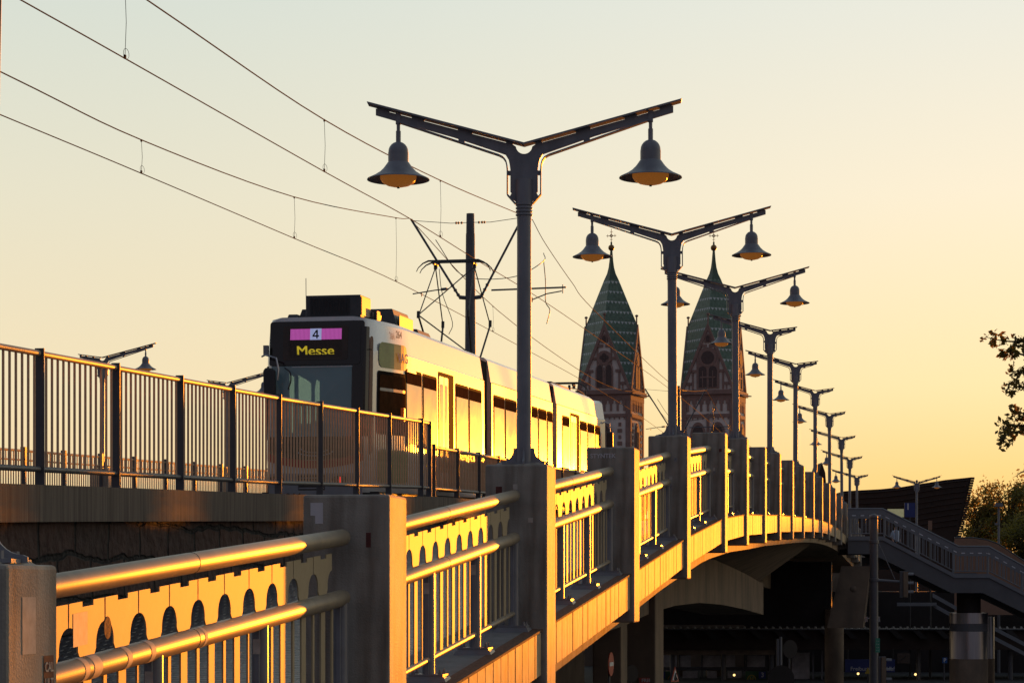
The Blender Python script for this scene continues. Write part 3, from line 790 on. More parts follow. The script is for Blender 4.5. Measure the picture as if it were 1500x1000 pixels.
# far parapet railing
xf = -20.85
def far_panel(y0, y1, k):
    sl = 0.028
    zt = lambda y: 3.39 + (y - yz(60, 20.9))*.0265
    root = empty('parapet_railing', (xf, y0, zt(y0)-1.25), '%s panel from the left of the distant bar railing across the tracks' % ORD[k], 'railing', 'bar railing panels on the far parapet')
    h = 1.25; s = (zt(y1)-zt(y0))/(y1-y0); Lp = y1-y0
    for hh, r, nm in ((h-.03,.03,'top_rail'),(h-.25,.022,'middle_rail'),(.12,.022,'bottom_rail')):
        b = MB(); b.path([(0,.03,hh),(0,Lp-.03,hh+s*Lp)], r, 8); b.build(nm, M['railtop'], root, smooth=True)
    b = MB(); b.box(-.06,.06,-.05,.05,-.3,h+.06); b.build('post', M['railpost'], root)
    me = shared(MB().tube((0,0,.12),(0,0,h-.04),.016,6), 'baluster', M['bar'])
    for q in range(1, 17): link('baluster', me, root, (0, Lp*q/17, s*Lp*q/17))
for k in range(19): far_panel(44+k*2.6, 44+(k+1)*2.6, k)
b = MB(); 
for k in range(49): 
    y0 = 44+k; z = lambda y: 3.39 + (y - yz(60,20.9))*.0265-1.30
    b.slope(-21.2,-20.62,y0,y0+1,z(y0)-1.0,z(y0),z(y0+1)-1.0,z(y0+1))
tag(b.build('far_parapet_kerb', M['coping'], br, origin=BO))

# ------------------------------------------------------------------ overhead line
def Wt(px, a):   # y on a plane x=-a
    return ypx(px, a)
def wpt(px, py, a):
    Z = F*(a/cos(TH))/(1352-px); return Vector((-a, yz(Z,a), (YH-py)*Z/F))
AT, AU = 9.82, 12.63
def interp_curve(pts, n=6):
    """Catmull-Rom through 3d points"""
    out = []
    P = [pts[0]*2-pts[1]] + pts + [pts[-1]*2-pts[-2]]
    for i in range(1, len(P)-2):
        for k in range(n):
            t = k/n; a, b_, c, d = P[i-1], P[i], P[i+1], P[i+2]
            out.append(.5*((2*b_)+(c-a)*t+(2*a-5*b_+4*c-d)*t*t+(3*b_-a-3*c+d)*t**3))
    out.append(pts[-1]); return out
def wire(name, pts, r, label, n=6, group='overhead wires'):
    pts = [Vector(p) for p in pts]
    c = interp_curve(pts, n)
    b = MB(); b.path(c, r, 6, caps=False)
    o = b.build(name, M['wire'], smooth=True); tag(o, label, 'wire', group); return o
def ext(pts, y0):  # extend toward the camera linearly
    a, b_ = pts[0], pts[1]; t = (y0-a.y)/(b_.y-a.y); return [a+(b_-a)*t] + pts
cT = [wpt(30,0,AT), wpt(185,87,AT), wpt(476,252,AT), wpt(600,320,AT), wpt(700,382,AT), wpt(795,440,AT)]
cT += [Vector((-AT, yz(Z,AT), z)) for Z, z in ((75,7.68),(90,7.8),(107,7.75),(125,7.45),(150,7.0))]
wire('contact_wire', ext(cT, 16), .0085, 'lower copper contact wire running above the tram onto its current collector')
mT = [wpt(215,0,AT), wpt(474,175,AT), wpt(640,262,AT), wpt(757,312,AT), wpt(780,322,AT)]
mT2 = [wpt(780,322,AT), wpt(799,357,AT), wpt(838,414,AT), wpt(869,453,AT), wpt(978,558,AT), Vector((-AT, yz(99,AT), 8.38)), Vector((-AT, yz(106.5,AT), 9.03)), Vector((-AT, yz(107.5,AT), 9.03)), Vector((-AT, yz(115,AT), 8.45)), Vector((-AT, yz(125,AT), 8.1)), Vector((-AT, yz(150,AT), 8.3))]
wire('catenary_wire', ext(mT, 16), .010, 'upper messenger wire crossing from the top left edge to the tall street lamp')
wire('catenary_wire', mT2, .010, 'upper messenger wire descending right of the tall lamp towards the church towers')
cU = [wpt(0,168,AU), wpt(207,254,AU), wpt(433,350,AU), wpt(590,417,AU)]
cU += [Vector((-AU, yz(Z,AU), z)) for Z, z in ((75,7.68),(90,7.8),(107,7.75),(125,7.45),(150,7.0))]
wire('contact_wire', ext(cU, 18), .0085, 'lowest contact wire of the left track, entering at the left edge')
mU = [wpt(0,105,AU), wpt(207,205,AU), wpt(429,288,AU), wpt(574,318,AU), wpt(600,320,AU)]
mU2 = [wpt(600,320,AU), Vector((-AU, yz(70,AU), 8.35)), Vector((-AU, yz(88,AU), 8.1)), Vector((-AU, yz(99,AU), 8.4)), Vector((-AU, yz(106.5,AU), 9.03)), Vector((-AU, yz(107.5,AU), 9.03)), Vector((-AU, yz(115,AU), 8.45)), Vector((-AU, yz(125,AU), 8.1)), Vector((-AU, yz(150,AU), 8.3))]
wire('catenary_wire', ext(mU, 18), .010, 'sagging messenger wire of the left track, left of the catenary mast')
wire('catenary_wire', mU2, .010, 'messenger wire of the left track passing behind the catenary mast')
def ztab(pts, y):
    return lerp([(p.y, p.z) for p in interp_curve([Vector(q) for q in pts], 6)], y)
for px, top, bot, a, nm in ((183,mT,cT,AT,'top left corner'),(475,mT,cT,AT,'nearest left of the tall lamp shade'),(645,mT,cT,AT,'just left of the tall lamp pole'),(207,mU,cU,AU,'left track, nearest the left edge'),(431,mU,cU,AU,'left track, above the tram front'),(580,mU,cU,AU,'left track, just left of the current collector'),
        (870,mT2,cT,AT,'above the left church tower'),(925,mT2,cT,AT,'between the two church towers'),(722,mU2,cU,AU,'left track, right of the catenary mast')):
    y = ypx(px, a)
    zt_, zb_ = ztab(ext(top,16) if top in (mT,mU) else top, y), ztab(ext(bot,16), y)
    b = MB(); b.path([(-a,y,zb_),(-a+.01,y+.02,(zt_+zb_)/2),(-a,y,zt_)], .004, 5)
    b.box(-a-.012,-a+.012,y-.02,y+.02,zb_-.005,zb_+.045); b.box(-a-.012,-a+.012,y-.015,y+.015,zt_-.03,zt_+.008)
    pts = [(-a+.035*sin(t), y+.02+.03*(1-cos(t)), (zb_+.07)+.06*cos(t)) for t in [k*pi/6 for k in range(13)]]
    b.path(pts, .003, 4)
    tag(b.build('dropper', M['wire']), 'thin dropper wire with small clips, %s' % nm, 'wire', 'droppers between the overhead wires')
def mast(Zm, pxm, ztop, label):
    a = (1352-pxm)*Zm/F*cos(TH); x = -a; y = yz(Zm, a); zd = deck(y)-.12
    root = empty('catenary_mast', (x, y, zd), label, 'catenary mast', 'catenary masts between the tracks')
    o_ = root.location
    b = MB(); b.lathe([(0,zd),(.16,zd),(.14,(zd+ztop)/2),(.115,ztop-.5),(.108,ztop-.5),(.10,ztop),(0,ztop)], (x,y,0), 16)
    b.build('pole', M['mastgrey'], root, smooth=True, origin=o_)
    zn = ztop - 2.1            # bracket foot
    for s, ax, nm in ((-1,-AU,'l'),(1,-AT,'r')):
        b = MB()
        b.path([(x+s*.1,y,zn),(x+s*.28,y,zn+.02)], .05, 8)
        tip = Vector((ax, y, ztop-.13))
        foot = Vector((x+s*.26, y, zn))
        b.path([foot, tip+Vector((s*.02,0,.03))], .029, 8)
        for t in (.04,.10,.16): 
            q = foot.lerp(tip, t); b.path([q-(tip-foot).normalized()*.02, q+(tip-foot).normalized()*.02], .045, 10)
        b.build('cantilever', M['mastgrey'], root, smooth=True, origin=o_)
        w_ = MB(); w_.path([(x+s*.1,y,ztop-.22),(x+s*.5,y,ztop-.225),tuple(tip)], .008, 6)
        for q in (.22,.30,.36): w_.path([(x+s*(q-.02),y,ztop-.222),(x+s*(q+.02),y,ztop-.222)], .03, 8)
        w_.build('stay_wire', M['dark'], root, smooth=True, origin=o_)
    # registration arms
    cz = zn + .16
    b = MB()
    xr = x + .26 + (-AT-x-.26)*(.24)
    b.path([(xr+.02,y,cz+.02+.0),(-AT+1.1,y,cz+.05)], .022, 8)
    b.path([(-AT+1.02,y,cz+.12),(-AT+1.02,y,cz-.10)], .012, 6)
    b.path([(-AT+1.0,y,cz-.04),(-AT+.62,y,cz-.10),(-AT+.25,y,cz-.24)], .016, 6)
    b.path([(-AT+.25,y,cz-.18),(-AT+.25,y,cz-.30)], .015, 6)
    b.build('registration_arm', M['mastgrey'], root, smooth=True, origin=o_)
    b = MB(); xl = x-.55
    b.path([(xl,y,cz+.08),(xl-.35,y,cz+.05),(-AU+.02,y,cz-.03)], .016, 6); b.path([(xl-.05,y,cz+.08),(xl-.2,y,cz+.065)], .035, 8)
    b.path([(-AU+.25,y,cz-.0),(-AU+.25,y,cz-.10)], .014, 6)
    b.build('registration_arm', M['mastgrey'], root, smooth=True, origin=o_)
    # slack jumper
    c = interp_curve([Vector(q) for q in ((-AU+.5,y+.5,ztop-.55),(x-.45,y+.5,ztop-1.35),(x+.1,y+.6,ztop-1.55),(x+1.0,y+1,ztop-1.45),(-AT+.2,y+2,ztop-.95),(-AT,y+3.3,ztop-.55))], 5)
    b = MB(); b.path(c, .011, 6); 
    c = interp_curve([Vector(q) for q in ((-AT,y+3.3,ztop-.75),(-AT+.05,y+3.3,ztop-1.3),(-AT+.02,y+3.5,ztop-1.8),(-AT+.1,y+3.7,ztop-2.0),(-AT,y+3.8,ztop-2.35))], 5)
    b.path(c, .012, 6)
    b.build('jumper_cable', M['dark'], root, smooth=True, origin=o_)
    return root
mast(58, 689, 9.33, 'tall grey catenary mast rising behind the tram with two raking bracket arms')
mast(107, 993, 9.28, 'distant catenary mast with bracket arms standing before the right church tower')

# ------------------------------------------------------------------ tram
TY0, TZ0, PITCH = 36.9, 1.27, math.atan(.0275)
tram = empty('tram', (-9.80, TY0, TZ0), 'white articulated tram on line 4 to Messe, its long side blazing in low sun', 'tram')
tram.rotation_euler = (PITCH, 0, 0)
HW = [(0,.76),(.04,.81),(.12,.86),(.5,.945),(1.0,1.04),(1.5,1.12),(1.9,1.155),(2.2,1.16)]
def hw(s): return lerp(HW, s) if s < 2.2 else 1.16
PROF = [(.28,-.06),(.45,-.02),(.95,0),(1.2,0),(2.34,0),(2.62,0),(2.64,-.02),(3.07,-.085),(3.14,-.16),(3.17,-.46)]
def rake(z): return .22*max(0, (z-1.2)/2.0)**1.2 - .0
def spt(px): # distance along tram of a pixel column on its right side plane
    return ypx(px, 8.64) - TY0
def body(parent, s0, s1, front=False, back=False):
    ss = [s0]
    if front: ss = [s for s, _ in HW]
    ss = [s for s in ss if s < s1-.2]
    if back: ss += [s1-2.0, s1-1.2, s1-.5, s1]
    else: ss += [s1]
    b = MB(); nz = len(PROF)
    for k, s in enumerate(ss):
        h = hw(s)
        if back: h = min(h, {0:1.16,1:1.10,2:.98,3:.80}.get(len(ss)-k-1 and 3-(len(ss)-k-1), 1.16) if len(ss)-k <= 4 else h)
        fr = max(0, 1-s/1.9) if front else 0
        for sg in (-1, 1):
            for z, dx in PROF: b.v.append((sg*(h+dx*(1 if z < 2.4 else 1-.65*fr)), s + rake(z)*fr, z))
    for k in range(len(ss)-1):
        a, c = k*2*nz, (k+1)*2*nz
        for j in range(nz-1):
            b.f.append((a+j, a+j+1, c+j+1, c+j)); b.f.append((a+nz+j, c+nz+j, c+nz+j+1, a+nz+j+1))
        b.f.append((a+nz-1, a+2*nz-1, c+2*nz-1, c+nz-1)); b.f.append((a, c, c+nz, a+nz))
    for a, isf in ((0, front), ((len(ss)-1)*2*nz, False)):
        for j in range(nz-1):
            if isf and PROF[j][0] == 1.2: continue
            b.f.append((a+j, a+nz+j, a+nz+j+1, a+j+1))
    return b.build('body_section', M['tramwhite'], parent, smooth=True)
sJ1a, sJ1b, sJ2a, sJ2b, sE = spt(710), spt(721), spt(810), spt(816.5), spt(884)+.4
body(tram, 0, sJ1a, front=True); body(tram, sJ1b, sJ2a); body(tram, sJ2b, sE, back=True)
for a, c in ((sJ1a, sJ1b), (sJ2a, sJ2b)):
    b = MB(); nf = 7
    for k in range(nf):
        y0 = a+(c-a)*k/nf; y1 = a+(c-a)*(k+1)/nf; ym = (y0+y1)/2
        for (q0, w0), (q1, w1) in (((y0,1.06),(ym,1.01)), ((ym,1.01),(y1,1.06))):
            b.hexa([(-w0,q0,.35),(w0,q0,.35),(w1,q1,.35),(-w1,q1,.35),(-w0,q0,3.05),(w0,q0,3.05),(w1,q1,3.05),(-w1,q1,3.05)])
    b.build('bellows', M['bellows'], tram)
def fy(z, d=.012): return rake(z) - d
def fpanel(name, x0, x1, z0, z1, m, d=.012, parent=tram, r=0.0, thick=.01):
    n = 6 if r else 1
    poly = []
    if r:
        for cx, cz, a0 in ((x1-r,z0+r,-pi/2),(x1-r,z1-r,0),(x0+r,z1-r,pi/2),(x0+r,z0+r,pi)):
            for k in range(n+1):
                a = a0+pi/2*k/n; poly.append((cx+r*cos(a), cz+r*sin(a)))
    else: poly = [(x0,z0),(x1,z0),(x1,z1),(x0,z1)]
    b = MB(); b.prism(poly, lambda a, z, t: (a, rake(z)-t, z), d-thick, d)
    return b.build(name, m, parent)
# px->x, py->z on the front (87.5 px per metre at the nose)
fx = lambda px: (px-466)/89.5
fz = lambda py: (741-py)/89.5
dp = fpanel('display_panel', fx(399), fx(532), fz(528), fz(467), M['tramblack'], .02, r=.06)
fpanel('display_glass', fx(415), fx(513), fz(521), fz(471), M['displayglass'], .027, parent=dp, r=.04)
fpanel('line_band', fx(426), fx(503.5), fz(491), fz(475), M['magenta'], .033, parent=dp)
nb_ = fpanel('line_number_box', fx(456), fx(473), fz(491.3), fz(474.7), M['numbox'], .036, parent=dp)
b = MB(); x4, z4 = fx(464.5), fz(483)
for P4 in ([(.012,-.07),(.036,-.07),(.036,.07),(.012,.07)], [(-.052,-.042),(.058,-.042),(.058,-.018),(-.052,-.018)], [(-.052,-.018),(-.028,-.018),(.036,.07),(.008,.07)]):
    b.prism([(x4+u, z4+v) for u, v in P4], lambda a, z, t: (a, rake(z)-t, z), .037, .041)
b.build('line_number', M['dark'], dp)
for dx_ in (-.005, .005): text('Messe', .222, M['led'], dp, (fx(464.5)+dx_, rake(fz(508))-.038-dx_*.1, fz(508)), (pi/2+.10,0,0), name='destination_text', bold=0, sx=1.16, extrude=.0005)
b = MB()
for k in range(int((fx(505)-fx(424))/.022)):
    x = fx(424)+k*.022
    z0, z1 = fz(517), fz(474)
    b.prism([(x,z0),(x+.003,z0),(x+.003,z1),(x,z1)], lambda a, z, t: (a, rake(z)-t, z), .0435, .045)
b.build('led_grid', M['displayglass'], dp)
# windscreen with dark surround, lower mask, stripe
b = MB(); zs0, zs1 = 1.18, fz(529.5)
b.prism([(-.76,zs0),(.76,zs0),(.80,zs0+.1),(.79,zs1-.05),(.76,zs1),(-.76,zs1),(-.79,zs1-.05),(-.80,zs0+.1)], lambda a, z, t: (a, rake(z)-t+ (.035 if abs(a) > .78 else 0), z), .001, .008)
wsn = b.build('windscreen', M['windscreen'], tram)
fpanel('pillar_mask', fx(520), fx(537), 1.15, zs1, M['tramblack'], .014, parent=wsn, r=.03)
fpanel('pillar_mask', fx(391), fx(394), 1.15, zs1, M['tramblack'], .014, parent=wsn)
fpanel('upper_mask', -.80, .80, fz(529.5)+.002, 3.10, M['tramblack'], .010, r=.05)
fpanel('lower_mask', -.80, .80, .82, 1.2, M['tramblack'], .018, r=.06)
b = MB()
arc = [(-.80+1.6*k/12, .80-.10*(1-((k-6)/6)**2)*1.2) for k in range(13)]
b.prism([(x, z+.13) for x, z in reversed(arc)] + arc, lambda a, z, t: (a, -t, z), .012, .022); b.build('red_stripe', M['tramred'], tram)
fpanel('bumper_panel', -.79, .79, .18, .60, M['tramgrey'], .01, r=.05)
gr = fpanel('grille', fx(440), fx(480), fz(712), fz(690), M['tramblack'], .014)
for k in range(4): fpanel('slat', fx(441), fx(479), fz(710-k*5), fz(708-k*5), M['tramgrey'], .02, parent=gr)
for px in (407, 503):
    b = MB(); hz = fz(697)
    b.prism([(fx(px)+.10*cos(t*pi/8)*1.3, hz+.07*sin(t*pi/8)) for t in range(16)], lambda a, z, t: (a, -t, z), .012, .03); h = b.build('headlight', M['tramblack'], tram)
    b = MB(); b.prism([(fx(px+.5)+.035*cos(t*pi/6), hz+.05*sin(t*pi/6)) for t in range(12)], lambda a, z, t: (a, -t, z), .03, .038); b.build('lens', M['redlight'], h)
text('264', .17, M['dark'], tram, (fx(433), rake(.2)-.03, fz(722.5)), (pi/2,0,0), name='fleet_number', bold=.004)
b = MB(); b.prism([(fx(408.5)+.045*cos(t*pi/8), fz(724)+.045*sin(t*pi/8)) for t in range(16)], lambda a, z, t: (a, -t, z), .02, .03); b.build('coupling_mark', M['tramred'], tram)
# emblem on the nose
b = MB(); pts = [(fx(466)+.30*cos(t), fz(655)+.075*sin(t)) for t in [pi+k*pi/12 for k in range(13)]]
b.path([(x, -.03, z) for x, z in pts], .008, 6); b.path([(x*.8, -.03, z+.05) for x, z in pts], .006, 6); b.build('emblem', M['steel'], tram)
# cab interior seen through the windscreen
b = MB(); b.box(-.95,.95,1.9,1.95,.5,2.6); cab = b.build('cab_back_wall', M['interior'], tram)
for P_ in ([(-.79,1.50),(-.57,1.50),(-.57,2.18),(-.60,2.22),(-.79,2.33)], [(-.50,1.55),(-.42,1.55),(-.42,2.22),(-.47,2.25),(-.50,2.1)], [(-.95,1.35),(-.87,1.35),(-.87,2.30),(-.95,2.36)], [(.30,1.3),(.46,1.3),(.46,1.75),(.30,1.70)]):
    b = MB(); b.prism(P_, lambda a, z, t: (a, t, z), 1.885, 1.898); b.build('inner_window', M['cabglow'], cab)
for x0, x1, z0, z1 in ((-.80,-.41,1.80,1.84),(-.70,-.66,1.5,1.8)):
    b = MB(); b.box(x0,x1,1.86,1.88,z0,z1); b.build('inner_frame', M['interior'], cab)
b = MB(); b.box(-.7,.7,.35,.6,1.0,1.28); b.box(-.15,.25,1.3,1.5,.9,1.75); b.path([(.0,.6,1.35),(.05,.75,1.45)], .12, 8); b.build('driver_desk', M['interior'], tram)
b = MB(); b.path([(-.1,.15,1.2),(.28,.12,1.34)], .008, 5); b.path([(.28,.12,1.34),(.3,.15,1.9)], .012, 5); b.build('wiper', M['dark'], tram)
# mirror and arm on the left corner
def mirror(x, y, z, sg, px=1):
    b = MB()
    b.path([(x+sg*.06,y,z+.40),(x-sg*.02,y-.08,z+.42),(x-sg*.22,y-.14,z+.36),(x-sg*.26,y-.15,z+.18),(x-sg*.24,y-.15,z)], .016, 8)
    o = b.build('mirror_arm', M['steel'], tram, smooth=True)
    c = MB(); cx = x-sg*.12
    c.prism([(cx+dx, z-.02+dz) for dx, dz in ((-.09,-.2),(-.06,-.24),(.07,-.25),(.10,-.20),(.09,.17),(.05,.21),(-.06,.22),(-.10,.17))], lambda a, zz_, t: (a, y-.18-t, zz_), -.06, .06)
    c.build('mirror_housing', M['dark'], o, bevel=.02)
    c = MB(); c.box(x-.03,x+.05,y-.03,y+.04,z+.42,z+.58); c.build('camera_pod', M['tramgrey'], o)
mirror(fx(391), .02, fz(551), -1)
c = interp_curve([Vector(q) for q in ((fx(422),-.05,fz(533)),(fx(431),-.1,fz(540)),(fx(432),-.1,fz(552)),(fx(428),-.1,fz(565)))], 5)
b = MB(); b.path(c, .012, 6); b.build('mirror_bracket', M['dark'], tram, smooth=True)
# mirror on the far nose
b = MB(); sm = sE-.2
b.path([(1.0,sm,2.45),(1.15,sm+.05,2.55),(1.3,sm+.1,2.5),(1.32,sm+.1,2.2)], .016, 8); o = b.build('mirror_arm', M['steel'], tram, smooth=True)
b = MB(); b.box(1.22,1.40,sm+.02,sm+.14,1.85,2.28); b.build('mirror_housing', M['dark'], o, bevel=.03)
# side glazing
def side_y(s): return hw(s)
def spanel(name, s0, s1, z0, z1, m, d=.006, parent=tram, r=.06, th=.01):
    poly = []; n = 5
    for cx, cz, a0 in ((s1-r,z0+r,-pi/2),(s1-r,z1-r,0),(s0+r,z1-r,pi/2),(s0+r,z0+r,pi)):
        for k in range(n+1):
            a = a0+pi/2*k/n; poly.append((cx+r*cos(a), cz+r*sin(a)))
    b = MB()
    def fn(a, z, t):
        fr = max(0, 1-a/1.9)
        return (hw(a)+t - (.05*max(0,(z-2.62))/.3 if z > 2.62 else 0), a, z)
    b.prism(poly, fn, d-th, d)
    return b.build(name, m, parent)
WZ0, WZ1 = 1.08, 2.40
def window(p0, p1, z0=WZ0, z1=WZ1, dark=.20):
    s0, s1 = spt(p0), spt(p1)
    fr = spanel('window', s0, s1, z0, z1, M['rubber'], .008, r=.07)
    pane = spanel('pane', s0+.055, s1-.055, z0+.05, z1-.05, M['glass'], .012, parent=fr, r=.05)
    if dark:
        spanel('top_light', s0+.055, s1-.055, z1-.05-dark, z1-.05, M['toplight'], .0145, parent=fr, r=.04)
    return fr
for a in ((596.5,618.5),(620,640.5),(668,686.5),(687.5,706),(723.5,739.5),(740.5,757),(777,788),(789,801),(802,809.5),(824,834.5),(850,860),(861,871),(872,879.5)):
    window(*a)
for d0, d1 in ((643,665),(759,775),(836,849)):
    s0, s1 = spt(d0), spt(d1)
    o = spanel('door', s0, s1, .35, 2.52, M['rubber'], .007, r=.03)
    m_ = (s0+s1)/2
    for q0, q1 in ((s0+.05, m_-.25), (m_-.20, m_+.15)):
        spanel('door_leaf', q0, q1, .4, 2.44, M['tramwhite'], .012, parent=o, r=.03)
        spanel('pane', q0+.06, q1-.06, .7, 2.3, M['glass'], .016, parent=o, r=.04)
spanel('seam', .2, sJ1a-.05, 2.62, 2.632, M['rubber'], .004, r=.004)
spanel('seam', sJ1b+.05, sJ2a-.05, 2.62, 2.632, M['rubber'], .004, r=.004)
spanel('seam', sJ2b+.05, sE-2.1, 2.62, 2.632, M['rubber'], .004, r=.004)
# cab side: door window, green panel, number
def cpanel(name, s0, s1, z0, z1, m, d, parent=tram, r=.05):
    poly = []; n = 4
    for cx, cz, a0 in ((s1-r,z0+r,-pi/2),(s1-r,z1-r,0),(s0+r,z1-r,pi/2),(s0+r,z0+r,pi)):
        for k in range(n+1):
            a = a0+pi/2*k/n; poly.append((cx+r*cos(a), cz+r*sin(a)))
    # subdivide long horizontals so the panel follows the tapering nose
    out = []
    for i in range(len(poly)):
        a, b_ = poly[i], poly[(i+1)%len(poly)]
        out.append(a)
        if abs(b_[0]-a[0]) > .3:
            for k in range(1,6): out.append((a[0]+(b_[0]-a[0])*k/6, a[1]+(b_[1]-a[1])*k/6))
    def fn(s, z, t):
        s_raw = s
        return (hw(s_raw)+t, s + rake(z)*max(0,1-s/1.9), z)
    b = MB(); nq = 8
    ss = [s0+(s1-s0)*k/nq for k in range(nq+1)]
    def half(s):
        if s < s0+r: q = r-sqrt(max(0,r*r-(s0+r-s)**2))
        elif s > s1-r: q = r-sqrt(max(0,r*r-(s-s1+r)**2))
        else: q = 0
        return z0+q, z1-q
    ss = sorted(set(ss + [s0+r*.3, s0+r, s1-r, s1-r*.3]))
    nzc = 6
    for s in ss:
        a, c = half(s)
        for k in range(nzc+1): b.v.append(fn(s, a+(c-a)*k/nzc, d))
    m1 = nzc+1
    for i in range(len(ss)-1):
        for k in range(nzc): b.f.append((i*m1+k,(i+1)*m1+k,(i+1)*m1+k+1,i*m1+k+1))
    return b.build(name, m, parent)
cw = cpanel('cab_window', .42, 1.72, 1.25, 2.30, M['rubber'], .010)
cpanel('pane', .50, 1.62, 1.30, 2.24, M['toplight'], .014, parent=cw)
cpanel('sill_bar', .50, 1.62, 1.97, 2.02, M['tramgrey'], .018, parent=cw, r=.02)
cpanel('green_panel', .46, 1.74, 2.36, 2.78, M['tramgreen'], .010, r=.12)
cpanel('green_panel', .46, 1.74, .45, 1.0, M['tramgreen'], .010, r=.1)
cpanel('corner_dark_reflection', .002, .10, 1.2, 3.0, M['tramblack'], .012, r=.02)  # black strip stands in for dark reflections on the nose corner
cpanel('corner_trim', .11, .24, .9, 2.85, M['trim'], .010, r=.06)
nx_ = math.atan2(.19, 1.0)
text('264', .17, M['tramgrey'], tram, (hw(1.2)+.03, 1.25+.12, 2.94), (pi/2,0,pi/2-.17), name='fleet_number', bold=.003)
text('VAG', .22, M['blueP'], tram, (hw(1.45)+.03, 1.45+.05, 2.55), (pi/2,0,pi/2-.17), name='operator_lettering', bold=.003)
b = MB(); s_ = spt(593); b.box(hw(s_)-.01, hw(s_)+.06, s_-.08, s_+.02, 1.48, 1.72); b.build('indicator_lamp', M['orangelens'], tram, bevel=.01)
# roof equipment
def rbox(name, x0, x1, s0, s1, z0, z1, m, ch=.0):
    b = MB()
    if ch:
        b.hexa([(x0,s0,z0),(x1,s0,z0),(x1,s1,z0),(x0,s1,z0),(x0+ch,s0+.03,z1),(x1-ch,s0+.03,z1),(x1-ch,s1-.03,z1),(x0+ch,s1-.03,z1)])
    else: b.box(x0,x1,s0,s1,z0,z1)
    return b.build(name, m, tram, bevel=.012)
ac = rbox('air_conditioner', fx(446)-.0, fx(529), .30, 1.0, 3.17, 3.53, M['tramdark'])
b = MB()
for k in range(26): b.box(fx(453)+k*.026, fx(453)+k*.026+.010, .285, .298, 3.20, 3.49)
b.build('grille', M['dark'], ac)
b = MB(); b.box(fx(529)+.002, fx(529)+.012, .34, .96, 3.20, 3.50); b.build('side_cover', M['roofbox'], ac)
rbox('roof_fairing', fx(411), -.40, .5, 1.2, 3.15, 3.25, M['tramdark'], .03); rbox('roof_fairing', -.44, -.15, .6, 1.3, 3.16, 3.34, M['tramdark'], .06); rbox('roof_fairing', fx(529)+.02, .76, .9, 1.6, 3.12, 3.30, M['tramdark'], .04)
rbox('roof_unit', .05, .82, 2.5, 3.8, 3.17, 3.50, M['tramdark'], .10); rbox('side_cover', .822, .835, 2.6, 3.7, 3.18, 3.40, M['roofbox']); rbox('roof_unit', .3, .9, 3.9, 5.0, 3.15, 3.26, M['tramdark'], .05)
rbox('roof_unit', .70, .80, 1.05, 1.3, 3.17, 3.34, M['tramdark'])
rbox('roof_unit', -.8, .6, spt(728), spt(752), 3.15, 3.30, M['tramdark'], .05)
rbox('roof_unit', -.8, .7, spt(838), spt(862), 3.15, 3.32, M['tramdark'], .05)
rbox('roof_unit', -.8, .7, spt(772), spt(782), 3.15, 3.26, M['tramdark'], .04)
b = MB(); b.path([(-.3,.6,3.17),(-.3,.6,3.85)], .006, 5); b.path([(-.05,.4,3.16),(-.1,.4,3.32)], .02, 6); b.path([(.12,.4,3.16),(.16,.4,3.36)], .025, 6); b.path([(-.08,.4,3.22),(.14,.4,3.22)], .03, 6); b.build('aerial', M['tramgrey'], tram)
b = MB()
for s in (4.2, 5.5, spt(735), spt(790), spt(830), spt(860)):
    for q in (-.5,.5): b.lathe([(0,.28),(.30,.28),(.32,.2),(.32,.0),(.30,-.1),(0,-.1)], (0,0,0), 4) if False else None
for s in (3.5, 5.2, spt(730), spt(748), spt(785), spt(800), spt(845), spt(865)):
    b = MB()
    for sg in (-1,1):
        b.path([(sg*.62,s,.20),(sg*.50,s,.20)], .28, 20)
    b.path([(-.5,s,.20),(.5,s,.20)], .06, 8); b.build('wheel_set', M['dark'], tram, smooth=True)
# pantographs
def panto(s0, up, name='pantograph'):
    b = MB(); h = up; zr_ = 3.17
    c = (0, s0)
    bow = [(-.80,.0,-.22),(-.76,.0,-.14),(-.66,.0,-.05),(-.54,.0,.0),(0,0,.0),(.54,0,.0),(.66,.0,-.05),(.76,.0,-.14),(.80,0,-.24)]
    for dy in (-.17,.17): b.path([(x,s0+dy,zr_+h+z) for x,y,z in bow], [.008,.010,.014,.020,.020,.020,.014,.010,.008], 8)
    for x in (-.42,.42):
        b.path([(x,s0-.2,zr_+h-.06),(x,s0+.2,zr_+h-.06)], .03, 8)
        b.path([(x,s0,zr_+h-.16),(x,s0,zr_+h-.02)], .04, 8)
    kz = zr_ + h*.42; dy = 1.25 if h > 1 else 1.5
    for x in (-.42,.42):
        for sg in (-1, 1):
            b.path([(x, s0, zr_+h-.12),(x*1.25, s0+sg*dy, kz)], .013, 6)
            b.path([(x*1.25, s0+sg*dy-.02, kz-.04),(x*1.25,s0+sg*dy,kz+.1)], .035, 8)
            b.path([(x*1.25, s0+sg*dy, kz),(x*1.05, s0+sg*.45, zr_+.12)], .022, 6)
    b.path([(.42, s0-.05, zr_+h-.14),(-.52, s0-dy, kz+.03)], .012, 6)
    b.path([(-.50, s0-dy, kz),(.44, s0-.5, zr_+.15)], .014, 6)
    for sg in (-1,1): b.path([(-.53,s0+sg*dy,kz),(.53,s0+sg*dy,kz)], .012, 6) if h < 1 else None
    for sg in (-.45,.45):
        b.path([(-.5,s0+sg,zr_+.12),(.5,s0+sg,zr_+.12)], .03, 8)
        for x in (-.5,.5): b.path([(x,s0+sg,zr_),(x,s0+sg,zr_+.12)], .04, 8)
    cc = interp_curve([Vector((-.34,s0,zr_+h-.15)),Vector((-.30,s0+.1,zr_+h*.7)),Vector((-.12,s0+.3,zr_+h*.42)),Vector((-.2,s0+.3,zr_+h*.3))],4); b.path(cc,.008,5)
    return b.build(name, M['dark'], tram, smooth=True)
sp_ = yz(49.5, AT) - TY0
